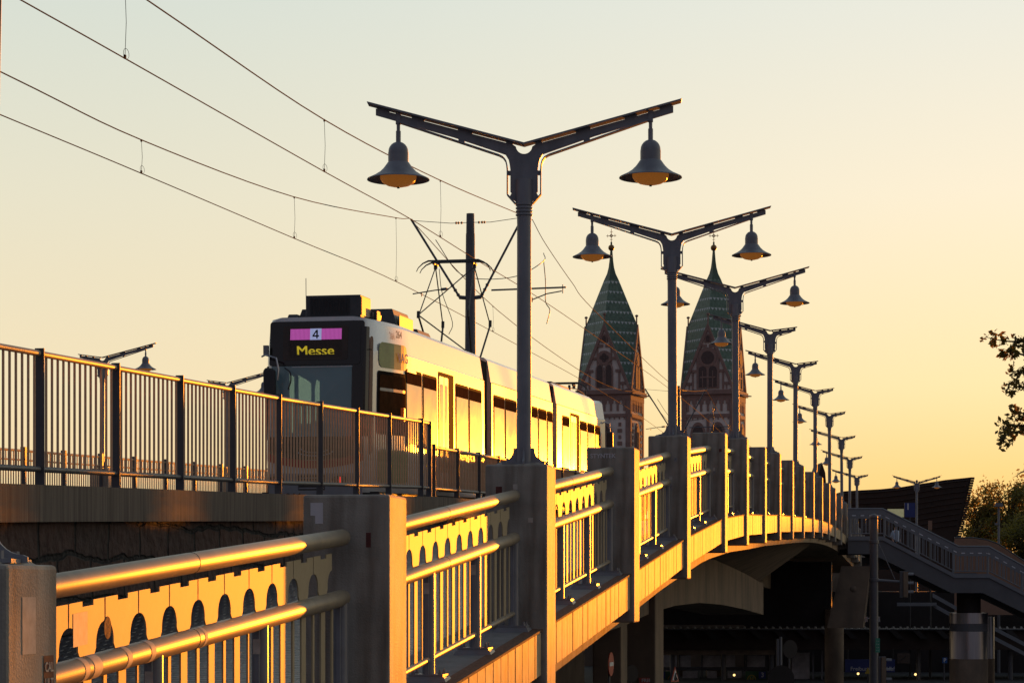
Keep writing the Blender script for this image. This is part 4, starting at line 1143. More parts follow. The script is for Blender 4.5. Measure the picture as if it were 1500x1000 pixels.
panto(sp_, 2.17); panto(yz(63.5, AT)-TY0, .42)
b = MB(); b.box(-1.0,1.0,.3,sE-1,.1,.3); b.build('underframe', M['dark'], tram)

# ------------------------------------------------------------------ church towers
def tower(px, Z, rot, label, variant):
    p = W(px, 500, Z); sc = Z/280.0
    root = empty('church_tower', (p.x, p.y, GZ), label, 'church tower', 'twin church towers'); root.rotation_euler = (0,0,rot)
    ez = (860-573)*280/F*sc - GZ; h = 3.15*sc; hg = 7.8*sc
    b = MB(); b.box(-h,h,-h,h,0,ez); body_ = b.build('tower_wall', M['plaster'], root)
    # gables (plaster triangles standing on each face)
    b = MB()
    for k in range(4):
        R = Matrix.Rotation(k*pi/2, 4, 'Z')
        vs = [R @ Vector(v) for v in ((-h,-h-.001,ez),(h,-h-.001,ez),(0,-h-.001,ez+hg),(-h,-h+.25,ez),(h,-h+.25,ez),(0,-h+.25,ez+hg))]
        b.add(vs, [(0,1,2),(3,5,4),(0,2,5,3),(1,4,5,2),(0,3,4,1)])
    b.build('gable', M['plaster'], root)
    # roof: four rhombi with uv in metres
    me = bpy.data.meshes.new('tiled_spire'); vs = []; fs = []; uvs = []
    hr = h*1.035
    apex = 2*hg
    def conc(x, y):  # height of rhombus plane, concave needle at the top
        return ez + hg*(2 - abs(x)/hr - abs(y)/hr)
    for k in range(4):
        R = Matrix.Rotation(k*pi/2, 4, 'Z')
        A_, B_, C_, D_ = Vector((hr,-hr,ez-.1)), Vector((hr,0,ez+hg)), Vector((0,0,ez+apex)), Vector((0,-hr,ez+hg))
        base = len(vs)
        mid1, mid2 = B_.lerp(C_, .72), D_.lerp(C_, .72)
        top = Vector((.0,.0,0))
        quad = [A_, B_, mid1, mid2, D_]
        vs += [tuple(R @ v) for v in quad]; fs.append(tuple(base+i for i in range(5)))
        c0 = (B_-D_).normalized()
        for v in quad: uvs.append((v.dot(c0), v.z*1.06))
    me.from_pydata(vs, [], fs); me.materials.append(M['tiles'])
    ul = me.uv_layers.new(name='UVMap')
    for pl in me.polygons:
        for li in pl.loop_indices: ul.data[li].uv = uvs[me.loops[li].vertex_index]
    me.update()
    roof = link('tiled_spire', me, root)
    # needle (continues the square spire, concave)
    b = MB(); r0 = hr*.28; z0 = ez+hg+ .72*hg
    b.lathe([(r0,z0),(r0*.62,z0+.42*sc),(r0*.42,z0+1.0*sc),(.22*sc,z0+2.0*sc),(.13*sc,z0+3.2*sc),(.09*sc,z0+4.3*sc)], n=4) if False else None
    prof = [(r0,z0),(r0*.60,z0+.75*sc),(r0*.38,z0+1.5*sc),(.24*sc,z0+2.3*sc),(.15*sc,z0+3.4*sc),(.10*sc,z0+4.6*sc)]
    # lozenge section: ridges run out to the gable apexes
    for r, z in prof:
        for k in range(4):
            t = k*pi/2; b.v.append((r*cos(t), r*sin(t), z))
    for i in range(len(prof)-1):
        for k in range(4): b.f.append((i*4+k, i*4+(k+1)%4, i*4+4+(k+1)%4, i*4+4+k))
    b.build('needle', mat('needle_copper', (.04,.085,.055), .5), root)
    bz = (860-363)*280/F*sc - GZ
    b = MB(); b.lathe([(.38*sc*sin(t*pi/10), bz-.38*sc*cos(t*pi/10)) for t in range(11)], n=16); b.build('ball', M['gold'], root, smooth=True)
    b = MB(); cz = bz+1.45*sc; r = .035*sc
    b.tube((0,0,bz),(0,0,bz+2.3*sc),r,6); b.tube((-.62*sc,0,cz),(.62*sc,0,cz),r,6)
    for q in (-.45,.45): b.tube((q*sc,0,cz-.18*sc),(q*sc,0,cz+.18*sc),r*.8,6)
    for q in (-.45,.45): b.tube((-.18*sc,0,cz+q*sc),(.18*sc,0,cz+q*sc),r*.8,6)
    dd = .2*sc
    for a, c in (((-dd,0),(0,dd)),((0,dd),(dd,0)),((dd,0),(0,-dd)),((0,-dd),(-dd,0))): b.tube((a[0],0,cz+a[1]),(c[0],0,cz+c[1]),r*1.2,6)
    b.build('cross', M['gold'], root)
    # four faces of stonework
    def onface(k, x, z, d):
        R = Matrix.Rotation(k*pi/2, 4, 'Z'); return R @ Vector((x*sc, -h-d*sc, ez+z*sc))
    hh = 3.15
    def arch(cx, z0, z1, w_, n=6, pointed=True):
        pts = [(cx-w_/2, z0), (cx+w_/2, z0)]
        zs_ = z1 - w_*.85 if pointed else z1 - w_/2
        rr = []
        for t in range(n+1):
            a = t/n
            if pointed: rr.append((cx + w_/2*(1-a**1.7), zs_ + (z1-zs_)*sin(a*pi/2)))
            else: rr.append((cx + w_/2*cos(a*pi/2), zs_ + w_/2*sin(a*pi/2)))
        return pts + rr + [(2*cx-x, z) for x, z in reversed(rr[:-1])]
    stone = MB()
    class Openings:
        def prism(s, poly, fn, a, c): MB().prism(poly, fn, a, c).build('window_opening', M['deepwin'], body_)
    dark = Openings()
    for k in range(4):
        def ad(mb, poly, d0, d1, k=k): mb.prism(poly, lambda a, z, t: onface(k, a, z, t), d0, d1)
        def rect(x0, x1, z0, z1, d=.12, mb=stone): ad(mb, [(x0,z0),(x1,z0),(x1,z1),(x0,z1)], -.02, d)
        # gable coping and stepped string lines
        T_ = 7.8
        for s in (-1,1):
            ad(stone, [(s*3.3,-.05),(s*2.92,-.05),(0,T_-.75),(0,T_+.15)], -.25, .22)
            ad(stone, [(s*1.95,0),(s*1.72,0),(s*1.72,2.3),(s*1.95,2.0)], -.02, .10)
            ad(stone, [(s*.95,2.9),(s*.75,2.9),(s*.75,5.1),(s*.95,4.6)], -.02, .10)
            for q in range(4):
                x_ = 2.62-q*.62; zq = .62+q*1.50
                ad(stone, [(s*(x_),zq-.10),(s*(x_-.62),zq-.10),(s*(x_-.62),zq+.22),(s*(x_),zq+.22)], -.02, .14)
            ad(stone, [(s*2.35,.0),(s*2.2,.0),(s*2.2,.9),(s*2.35,.7)], -.02, .10)
        # quoins
        rect(-hh-.06,-2.62,-28,0,.10); rect(2.62,hh+.06,-28,0,.10)
        # cornice
        rect(-hh-.30,hh+.30,-.62,-.10,.38); rect(-hh-.1,hh+.1,-1.3,-.62,.12)
        # stepped frieze: cream crosses left between stone
        for q in range(-3,4):
            x_ = q*.82; rect(x_-.13,x_+.13,-2.6,-1.2,.11)
            if q < 3: rect(x_+.13,x_+.28,-1.75,-1.2,.11); rect(x_+.54,x_+.69,-1.75,-1.2,.11)
        rect(-2.7,2.7,-3.35,-2.95,.14); 
        for q in range(-4,5): rect(q*.62-.07,q*.62+.07,-3.6,-3.35,.12)
        if variant == 0:
            # twin pointed lights under a quatrefoil
            ad(stone, arch(-.55,0.15,3.1,1.05), -.02, .16); ad(stone, arch(.55,0.15,3.1,1.05), -.02, .16)
            ad(dark, arch(-.55,0.25,2.9,.72), .10, .175); ad(dark, arch(.55,0.25,2.9,.72), .10, .175)
            ad(stone, [( .98*cos(t*pi/8)*(1 if t%2 else .9), 3.75+.85*sin(t*pi/8)) for t in range(16)], -.02, .18)
            for cx, cz_ in ((0,4.05),(0,3.45),(-.32,3.75),(.32,3.75)):
                ad(dark, [(cx+.27*cos(t*pi/5), cz_+.27*sin(t*pi/5)) for t in range(10)], .12, .20)
        else:
            ad(stone, arch(0,0.1,5.0,2.75,pointed=False), -.02, .16)
            ad(stone, [(1.08*cos(t*pi/10), 3.75+1.08*sin(t*pi/10)) for t in range(20)], -.02, .20)
            ad(dark, [(.80*cos(t*pi/10), 3.75+.80*sin(t*pi/10)) for t in range(20)], .14, .22)
            for cx in (-.62,.62): ad(dark, arch(cx,0.25,2.75,.95,pointed=False), .10, .20)
            for cx in (-.62,.62): ad(stone, [(cx-.05,.25),(cx+.05,.25),(cx+.05,2.2),(cx-.05,2.2)], .2, .23)
            ad(stone, [(-.95,1.35),(.95,1.35),(.95,1.5),(-.95,1.5)], .2, .23)
        ad(stone, arch(0,5.55,6.6,.8), -.02, .16); ad(dark, arch(0,5.65,6.4,.45), .10, .19)
        # belfry windows
        if variant == 0:
            for cx, ww in ((0,2.1),):
                ad(stone, arch(cx,-8.2,-3.9,ww), -.02, .16); ad(dark, arch(cx,-8.1,-4.3,ww-.6), .10, .2)
                for q in (-.25,.25): ad(stone, [(cx+q-.05,-8),(cx+q+.05,-8),(cx+q+.05,-5.0),(cx+q-.05,-5.0)], .2, .24)
            for s in (-1,1):
                for q in range(6): rect(s*1.9-.28+(.12 if q%2 else 0), s*1.9+.28-(.12 if q%2 else 0), -8.2+q*.75, -7.75+q*.75, .09)
        else:
            for cx in (-1.2,1.2):
                ad(stone, arch(cx,-8.2,-3.9,1.9), -.02, .16); ad(dark, arch(cx,-8.1,-4.3,1.4), .10, .2)
                for q in (-.22,.22): ad(stone, [(cx+q-.05,-8),(cx+q+.05,-8),(cx+q+.05,-5.2),(cx+q-.05,-5.2)], .2, .24)
            rect(-.16,.16,-8.2,-2.9,.15)
        rect(-hh-.15,hh+.15,-8.7,-8.2,.22)
        rect(-hh-.15,hh+.15,-15,-14.5,.22)
    stone.build('stonework', M['sandstone'], body_)
    # finials on the gable tops and gargoyles
    for k in range(4):
        b = MB(); q = onface(k, 0, 7.8, 0); b.tube(q, q+Vector((0,0,1.2*sc)), .09*sc, 6); b.lathe([(0,1.35*sc),(.2*sc,1.25*sc),(.2*sc,1.1*sc),(0,1.0*sc)], q, 8); b.build('finial', M['sandstone'], root)
        b = MB(); q = onface(k, 3.15, -.4, 0); dr = (Matrix.Rotation(k*pi/2,4,'Z') @ Vector((1,-1,0))).normalized(); b.tube(q, q+dr*.95*sc, .13*sc, 6, .07*sc); b.build('gargoyle', M['sandstone'], root)
    return root
rotz = TH - radians(17.5)
tower(895.5, 280, rotz, 'left church tower with green tiled spire, twin pointed lights under a quatrefoil in its gable', 0)
tower(1045.5, 276.5, rotz, 'right church tower, green tiled spire, round window above two arches in its gable', 1)

# ------------------------------------------------------------------ stairs on the right
SZ = 100.0
st = empty('stairway', tuple(W(1395, 996, SZ)), 'grey station stairway with slotted parapet descending to the right from the bridge', 'stairs')
SO = st.location
def swp(px, py, Z=SZ): return W(px, py, Z)
def sheet(poly, Z0, Z1, name, m, parent=st, org=SO, **k):
    b = MB(); b.prism(poly, lambda a, c, t: tuple(W(a, c, SZ) + (W(a, c, SZ+t)-W(a, c, SZ)).dot(Vector((-sin(TH),cos(TH),0)))*Vector((-sin(TH),cos(TH),0))), Z0, Z1)
    return b.build(name, m, parent, origin=org, **k)
TOPL = [(1242,744),(1293,744),(1404,799),(1448,799),(1500,828),(1700,940)]
FAS  = [(1242,787),(1293,787),(1398,842),(1449,842),(1500,868),(1700,972)]
BOT  = [(1242,811),(1278,811),(1394,868),(1440,868),(1500,897),(1700,1000)]
sheet([(x,y) for x,y in FAS] + list(reversed(BOT)), 0, .25, 'stringer', M['stairbody'])
sheet([(x,y-2) for x,y in FAS] + [(x,y+4) for x,y in reversed(FAS)], -.06, .0, 'stringer_trim', M['stair'])
sheet([(x,y+6) for x,y in FAS] + list(reversed([(x,y+14) for x,y in FAS])), .26, 2.9, 'flight', M['stairbody'])
sheet([(x,y-4) for x,y in FAS] + list(reversed(BOT)), 2.9, 3.15, 'stringer', M['stairbody'])
def offs(line, d): return [(x, y+d) for x, y in line]
def ribbon(line, d0, d1, t0, t1, name, m): return sheet(offs(line,d0)+list(reversed(offs(line,d1))), t0, t1, name, m)
for t_off, nmx in ((0,''),(3.0,'')):
    b = MB(); b.path([W(x,y+1,SZ+.05+t_off) for x,y in TOPL], .045, 10); b.build('handrail', M['stair'], st, smooth=True, origin=SO)
    b = MB(); b.path([W(x,y-6,SZ+.05+t_off) for x,y in FAS], .022, 8); b.build('lower_rail', M['stair'], st, smooth=True, origin=SO)
# slotted board: upper strip, lower strip, bridges
ribbon(TOPL, 2, 9.6, .03, .06, 'board', M['stair']); ribbon(TOPL, 11.3, 15, .03, .06, 'board', M['stair'])
b = MB()
xs = 1242
def topy(x): return lerp(TOPL, x)
while xs < 1600:
    for x0, x1 in ((xs, xs+5.5),):
        a = [W(x0,topy(x0)+9.6,SZ+.032), W(x1,topy(x1)+9.6,SZ+.032), W(x1,topy(x1)+11.3,SZ+.032), W(x0,topy(x0)+11.3,SZ+.032)]
        a2 = [q + Vector((-sin(TH),cos(TH),0))*.03 for q in a]
        b.add(a+a2, [(0,1,2,3),(7,6,5,4),(0,4,5,1),(1,5,6,2),(2,6,7,3),(3,7,4,0)])
    xs += 12.3
b.build('board_bridges', M['stair'], st, origin=SO)
b = MB(); xs = 1248.5
while xs < 1600:
    x0, x1 = xs-.2, xs+5.2
    a = [W(x0,topy(x0)+9.9,SZ+.02), W(x1,topy(x1)+9.9,SZ+.02), W(x1,topy(x1)+11.3,SZ+.02), W(x0,topy(x0)+11.3,SZ+.02)]
    b.add(a, [(0,1,2,3)]); xs += 12.3
b.build('painted_slot_light', mat('slot_light_colour',(.62,.64,.70),.6), st, origin=SO)
# pale strips in the slots stand in for light showing through them
xs = 1245; k = 0
while xs < 1600:
    yt, yb = topy(xs)+14, lerp(FAS, xs)-5
    if k % 9 == 0: 
        b = MB(); b.tube(W(xs,yt-6,SZ+.06), W(xs,yb+8,SZ+.06), .045, 8); b.build('post', M['stair'], st, smooth=True, origin=SO)
    else:
        b = MB(); b.tube(W(xs,yt,SZ+.06), W(xs,yb,SZ+.06), .024, 6); b.build('baluster', M['stair'], st, origin=SO)
    if k % 3 != 2 and xs < 1560:
        b = MB(); b.tube(W(xs+2,topy(xs+2)+2,SZ+3.06), W(xs+2,yb,SZ+3.06), .024, 6); b.build('baluster', M['stair'], st, origin=SO)
    xs += 5.6; k += 1
# steel clad column
def col(px0, px1, Z, segs, name, label, cat):
    c = W((px0+px1)/2, 900, Z); r = (px1-px0)*Z/F/2
    root = empty(name, (c.x,c.y,GZ), label, cat)
    for nm, y0, y1, rr, m in segs:
        z0, z1 = (YH-y1)*Z/F-GZ, (YH-y0)*Z/F-GZ
        if y1 > 990: z0 = 0
        b = MB(); b.lathe([(0,z0),(r*rr,z0),(r*rr,z1),(0,z1)], n=40); b.build(nm, M[m], root, smooth=True)
    return root
col(1391, 1447, 101.5, (('neck',866,898,.62,'hall'),('steel_sleeve',897,912.5,1.0,'steel'),('perforated_band',912.5,924,.985,'stairbody'),('steel_sleeve',924,964,1.0,'steel'),('shaft',964,1000,.99,'girder')), 'stair_column', 'thick steel-sleeved round column carrying the stair landing', 'column')
col(1445, 1457, 104, (('steel_sleeve',903,964,1.0,'steel'),('shaft',964,1000,.98,'girder')), 'stair_column', 'narrow steel-sleeved column just right of the thick one', 'column')
# second flight behind and pale underside panels
s2 = empty('rear_stairway', tuple(W(1400,996,112)), 'second grey stair flight seen beneath and behind the main stairway', 'stairs')
b = MB()
for dy in (0, 14):
    pts = [(1366,868+dy),(1420,898+dy),(1520,950+dy),(1600,990+dy)]
    for (x0,y0),(x1,y1) in zip(pts[:-1], pts[1:]):
        a = [W(x0,y0+6,112),W(x1,y1+6,112),W(x1,y1+6,112.4),W(x0,y0+6,112.4),W(x0,y0,112),W(x1,y1,112),W(x1,y1,112.4),W(x0,y0,112.4)]
        b.hexa(a)
b.build('stringer', M['stair'], s2, origin=s2.location)
b = MB(); a = [W(1314,887,110),W(1372,887,110),W(1372,887,113),W(1314,887,113),W(1314,882,110),W(1372,882,110),W(1372,882,113),W(1314,882,113)]; b.hexa(a); b.build('landing_slab', M['stair'], s2, origin=s2.location)
# under-landing ledge
b = MB(); 
for px0, px1, py0, py1 in ((1242,1320,829,834),(1262,1320,816,829)):
    b.hexa([W(px0,py1,102),W(px1,py1,102),W(px1,py1,103),W(px0,py1,103),W(px0,py0,102),W(px1,py0,102),W(px1,py0,103),W(px0,py0,103)])
b.build('landing_ledge', M['stair'], st, origin=SO)

# brown curved ramp wall behind the lower landing
rw = MB(); pts = [(1398,788),(1425,788),(1445,791),(1462,797),(1500,822),(1560,860)]
for (x0,y0),(x1,y1) in zip(pts[:-1], pts[1:]):
    rw.hexa([W(x0,900,122),W(x1,900,122),W(x1,900,122.3),W(x0,900,122.3),W(x0,y0,122),W(x1,y1,122),W(x1,y1,122.3),W(x0,y0,122.3)])
rroot = empty('ramp_wall', tuple(W(1450,996,122)), 'curved brown ramp wall with dark capping behind the stair landing', 'wall')
rw.build('wall_face', M['brownwall'], rroot, origin=rroot.location)
b = MB(); b.path([W(x,y-.6,122.1) for x,y in pts], .05, 8); b.build('capping', M['dark'], rroot, origin=rroot.location)

# ------------------------------------------------------------------ station hall with wing roof
WR = empty('wing_roof', tuple(W(1330,996,150)), 'dark upswept station wing roof with slanting right edge behind the stairs', 'roof')
wo = WR.location
def Wd(px, py, Z): return W(px, py, Z)
poly = [(1236,719),(1262,717.5),(1290,716),(1320,713),(1350,708),(1385,702.5),(1423,698.5),(1418,722),(1411,752),(1402,790),(1402,905),(1236,905)]
b = MB(); 
fdir = Vector((-sin(TH),cos(TH),0))
b.prism(poly, lambda a, c, t: tuple(W(a,c,150)+fdir*t), 0, 9)
b.build('roof_shell', M['roofdark'], WR, origin=wo)
b = MB()
for k in range(9):
    f0 = k/9
    L0 = [(x, 719+ (y-719)+ 4 + f0*72) for x, y in poly[:7]]
    xr = 1421 - f0*19
    pts = [(x, y) for x, y in L0 if x < xr-3] + [(xr-3, L0[-1][1]+ (1423-xr)*.1)]
    b.path([W(x,y,149.95) for x, y in pts], .035, 4)
b.build('batten', M['roofrib'], WR, origin=wo)
b = MB()
for k in range(26):
    t = k/25; x = 1422.5 - 20*t; y = 700+88*t
    p = W(x, y, 149.9); b.box(p.x-.02, p.x+.22, p.y, p.y+.5, p.z-.06, p.z+.06)
b.build('edge_louvre', M['roofrib'], WR, origin=wo)
b = MB(); a = W(1300,757,149.8); c = W(1324,745,149.8); b.add([(a.x,a.y,a.z),(c.x,a.y+.2,a.z),(c.x,a.y+.2,c.z),(a.x,a.y,c.z)],[(0,1,2,3)]); b.build('lit_window', mat('pale_lit_window',(.28,.28,.16),.4,var=.3,emit=(.42,.40,.22),estr=.35), WR, origin=wo)
# low dark platform hall filling the space under the stairs
HB = empty('platform_hall', tuple(W(1400,996,128)), 'long dark low platform hall below and behind the stairs', 'building')
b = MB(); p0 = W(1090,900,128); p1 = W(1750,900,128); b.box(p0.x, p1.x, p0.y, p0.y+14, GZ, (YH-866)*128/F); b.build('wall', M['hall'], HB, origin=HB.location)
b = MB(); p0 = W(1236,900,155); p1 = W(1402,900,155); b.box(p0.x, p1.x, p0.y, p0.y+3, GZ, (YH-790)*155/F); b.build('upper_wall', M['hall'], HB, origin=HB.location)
for k in range(14):
    x0 = 1380+k*14; b = MB(); p = W(x0,900,127.7); b.box(p.x,p.x+.35,p.y,p.y+.2,GZ,-1.9); b.build('pilaster', M['stairbody'], HB, origin=HB.location)

# platform sign "1"
sg = empty('platform_sign', tuple(W(1333,758,120)), 'dark blue hanging sign with white number 1 beside the lamp pole', 'sign')
def signboard(root, px0, px1, py0, py1, Z, m, name='panel'):
    b = MB(); a = W(px0,py1,Z); c = W(px1,py0,Z); r = fdir*.05
    b.hexa([W(px0,py1,Z),W(px1,py1,Z),W(px1,py1,Z)+r,W(px0,py1,Z)+r,W(px0,py0,Z),W(px1,py0,Z),W(px1,py0,Z)+r,W(px0,py0,Z)+r])
    return b.build(name, m, root, origin=root.location)
def signtext(root, t, px, py, Z, hpx, m, bold=.002, sx=1):
    p = W(px,py,Z)-fdir*.01 - Vector(root.location)
    return text(t, hpx*Z/F*1.38, m, root, tuple(p), (pi/2,0,TH), bold=bold, extrude=.003, sx=sx)
signboard(sg, 1325, 1340.5, 736, 757, 120, M['blueSign']); signtext(sg, '1', 1330, 742, 120, 9.5, M['palewhite'], .008)
b = MB(); b.tube(W(1333,757,120), W(1333,996,120), .05, 6); b.build('pole', M['dark'], sg, origin=sg.location)
# white and red post behind stairs
r = empty('marker_post', tuple(W(1362.5,996,118)), 'short pale red marker post seen above the stair handrail', 'post')
signboard(r, 1360, 1365.5, 762, 776, 118, M['brownwall'], 'head'); b = MB(); b.tube(W(1362.5,776,118.1), W(1362.5,996,118.1), .06, 8); b.build('post', M['dark'], r, origin=r.location)
# floodlight mast right
r = empty('floodlight_mast', tuple(W(1463,996,125)), 'slim mast with flat square lamp head standing in front of the right trees', 'street lamp')
b = MB(); b.tube(W(1463,742,125), W(1463,996,125), .055, 8, .09); b.build('pole', M['stair'], r, origin=r.location)
b = MB(); p = W(1463,739,125); b.hexa([(p.x-.22,p.y-.3,p.z-.1),(p.x+.22,p.y-.3,p.z-.1),(p.x+.22,p.y+.3,p.z-.1),(p.x-.22,p.y+.3,p.z-.1),(p.x-.16,p.y-.3,p.z+.1),(p.x+.2,p.y-.3,p.z+.08),(p.x+.2,p.y+.3,p.z+.08),(p.x-.16,p.y+.3,p.z+.1)]); b.build('lamp_head', M['stair'], r, origin=r.location)
b = MB(); p = W(1460.5,767,125); b.box(p.x-.12,p.x+.08,p.y-.1,p.y+.1,p.z-.06,p.z+.06); b.build('bracket', M['stair'], r, origin=r.location)

# front steel pole with signal arm
PZ_ = 83
pp = W(1280, 996, PZ_)
sp2 = empty('signal_pole', (pp.x,pp.y,GZ), 'tall grey steel pole with ball cap and horizontal signal arm before the stairs', 'pole')
b = MB(); b.tube(W(1280,1000,PZ_), W(1280,760,PZ_), .16, 16, .145); b.build('pole', M['mastgrey'], sp2, smooth=True, origin=sp2.location)
b = MB(); p = W(1280,757,PZ_); b.lathe([(.15*sin(t*pi/8), -.12*cos(t*pi/8)) for t in range(9)], p, 14); b.build('ball_cap', M['mastgrey'], sp2, smooth=True, origin=sp2.location)
b = MB(); b.tube(W(1284,849,PZ_), W(1318,851.5,PZ_), .045, 8); b.path([W(1286,793,PZ_), W(1311,848,PZ_)], .016, 6); b.tube(W(1273,850,PZ_), W(1287,850,PZ_), .17, 8) if False else None
b.build('signal_arm', M['stair'], sp2, smooth=True, origin=sp2.location)
b = MB(); 
for py in (793, 849): b.lathe([(.16,-.06),(.175,-.05),(.175,.05),(.16,.06)], W(1280,py,PZ_), 14)
b.build('clamp', M['mastgrey'], sp2, smooth=True, origin=sp2.location)
def traffic_signal(px, py0, py1, Z, label):
    r = empty('traffic_signal', tuple(W(px,py1,Z)), label, 'traffic light', 'traffic lights below the stairs')
    b = MB(); a = W(px-5.5,py1,Z); c = W(px+5.5,py0,Z)
    b.hexa([W(px-5.5,py1,Z),W(px+5.5,py1,Z),W(px+5.5,py1,Z)+fdir*.12,W(px-5.5,py1,Z)+fdir*.12,W(px-5.5,py0,Z),W(px+5.5,py0,Z),W(px+5.5,py0,Z)+fdir*.12,W(px-5.5,py0,Z)+fdir*.12])
    b.build('backboard', M['stairbody'], r, origin=r.location, bevel=.01)
    b = MB(); b.hexa([W(px-1,py1-1,Z)-fdir*.1,W(px+5.5,py1-1,Z)-fdir*.1,W(px+5.5,py1-1,Z),W(px-1,py1-1,Z),W(px-1,py0+1,Z)-fdir*.1,W(px+5.5,py0+1,Z)-fdir*.1,W(px+5.5,py0+1,Z),W(px-1,py0+1,Z)]); b.build('housing', M['girder'], r, origin=r.location)
    H_ = (py1-py0)/3
    for k in range(3):
        b = MB(); cz = py0+H_*(k+.45); rr = 3.6*Z/F
        rt = Vector((cos(TH),sin(TH),0)); base = W(px+5.6,cz,Z)
        n = 10; vs = []
        for q in range(n+1):
            t = pi*q/n
            o_ = fdir*(rr*cos(t)) + Vector((0,0,rr*sin(t)))
            vs += [tuple(base+o_), tuple(base+o_+rt*.23*(1-.15*q/n))]
        b.add(vs, [(2*q,2*q+1,2*q+3,2*q+2) for q in range(n)]); b.build('visor', M['stair'], r, origin=r.location)
        b = MB(); b.lathe([(0,0),(rr*.9,0),(rr*.9,.02),(0,.02)], n=14); o = b.build('lens', M['dark'], r); o.location = base-Vector(r.location); o.rotation_euler = (0,pi/2,TH)
    return r
traffic_signal(1324, 836, 875, 82.9, 'grey traffic light with three visors hanging from the signal arm, upper one')
traffic_signal(1292, 961, 1003, 81.5, 'lower grey traffic light at the foot of the signal pole, cut by the bottom edge')
b = MB(); r = empty('notice_board', tuple(W(1286,955,82.5)), 'small green notice fixed to the right of the signal pole', 'sign')
signboard(r, 1282.5, 1289, 934, 955, 82.6, M['green'])
for k in range(4): signtext(r, '- -', 1285.7, 938+k*4.6, 82.5, 3, M['palewhite'])

# little distant gable between the lamp poles
r = empty('distant_house', tuple(W(1204.5,996,220)), 'tiny dark pointed house gable between the far lamp poles', 'house')
b = MB(); q0, q1, q2 = W(1199,720,220), W(1211,720,220), W(1204,677,220); q3 = W(1200,690,220); q4 = W(1209,692,220)
b.add([q0,q1,q4,q2,q3,q0+fdir*6,q1+fdir*6,q4+fdir*6,q2+fdir*6,q3+fdir*6], [(0,1,2,3,4),(9,8,7,6,5),(0,5,6,1),(1,6,7,2),(2,7,8,3),(3,8,9,4),(4,9,5,0)])
b.hexa([q0+Vector((0,0,-25)),q1+Vector((0,0,-25)),q1+Vector((0,0,-25))+fdir*6,q0+Vector((0,0,-25))+fdir*6,q0+Vector((0,0,-.01)),q1+Vector((0,0,-.01)),q1+fdir*6+Vector((0,0,-.01)),q0+fdir*6+Vector((0,0,-.01))])
b.build('gable_wall', M['roofdark'], r, origin=r.location)
# platform canopy under the bridge
CZ = 115
cn = empty('platform_canopy', tuple(W(1230,996,CZ)), 'long dark flat platform canopy with a row of bright bolts along its edge', 'canopy')
co = cn.location
def cbox(px0, px1, py0, py1, Z, dz, name, m, parent=cn):
    r = fdir*dz
    b = MB(); b.hexa([W(px0,py1,Z),W(px1,py1,Z),W(px1,py1,Z)+r,W(px0,py1,Z)+r,W(px0,py0,Z),W(px1,py0,Z),W(px1,py0,Z)+r,W(px0,py0,Z)+r])
    return b.build(name, m, parent, origin=co)
cbox(962, 1620, 920.5, 922, CZ, .3, 'edge_gutter', M['stairbody'])
cbox(962, 1620, 922, 951, CZ+.25, 6, 'canopy_slab', M['roofdark'])
cbox(962, 1135, 951, 958, CZ+.5, .4, 'beam', M['girder'])
b = MB()
x = 966
while x < 1610:
    p = W(x, 918.6, CZ); b.hexa([(p.x-.05,p.y-.03,p.z-.05),(p.x+.07,p.y-.03,p.z-.05),(p.x+.07,p.y+.05,p.z-.05),(p.x-.05,p.y+.05,p.z-.05),(p.x-.06,p.y-.03,p.z+.05),(p.x+.02,p.y-.03,p.z+.06),(p.x+.02,p.y+.05,p.z+.06),(p.x-.06,p.y+.05,p.z+.05)]); x += 10.4
b.build('edge_studs', mat('bright_studs',(.5,.47,.42),.5), cn, origin=co)
for x in range(975, 1610, 34):
    r = fdir*.2
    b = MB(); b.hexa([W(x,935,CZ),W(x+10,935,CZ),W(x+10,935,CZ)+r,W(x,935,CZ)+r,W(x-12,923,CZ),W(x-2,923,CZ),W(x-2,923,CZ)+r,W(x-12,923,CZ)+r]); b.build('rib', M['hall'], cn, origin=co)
for px in (985, 1060, 1130, 1345, 1480, 1560):
    b = MB(); b.tube(W(px,951,CZ+1), W(px,997,CZ+1), .12, 8); b.build('canopy_post', M['stairbody'], cn, origin=co)
# shelter wall with glass and signs
sh = empty('platform_shelter', tuple(W(1050,996,118)), 'glazed platform shelter with dark frames beneath the canopy', 'shelter')
def shb(px0, px1, py0, py1, Z, dz, name, m):
    r = fdir*dz; b = MB(); b.hexa([W(px0,py1,Z),W(px1,py1,Z),W(px1,py1,Z)+r,W(px0,py1,Z)+r,W(px0,py0,Z),W(px1,py0,Z),W(px1,py0,Z)+r,W(px0,py0,Z)+r]); return b.build(name, m, sh, origin=sh.location)
shb(963, 1125, 976.5, 981, 118, .1, 'transom', M['stairbody'])
for px in (963, 994, 1027, 1059, 1092, 1122): shb(px, px+2.2, 958, 999, 118, .1, 'frame_post', M['stairbody'])
for k, px in enumerate((965, 996, 1029, 1061, 1094)): shb(px, px+(16 if k%2 else 27), 959, 976, 118.04, .02, 'pane', M['pane1'])
for k, px in enumerate((1000, 1036, 1066)): shb(px, px+(22,14,20)[k], 982, 999, 118.04, .02, 'pane', M['pane1'])
shb(1160, 1186, 955, 999, 117, .05, 'wall_panel', M['pane1'])
for x_ in (1190, 1203): shb(x_, x_+2.5, 952, 999, 116.5, .08, 'frame_post', M['stair'])
for x in (976, 1034): 
    c = W(x+14, 960, 121); b = MB(); b.lathe([(0,GZ),(.5,GZ),(.5,-2.9),(0,-2.9)], (c.x,c.y,0), 16); b.build('round_post', M['girder'], sh, smooth=True, origin=sh.location)
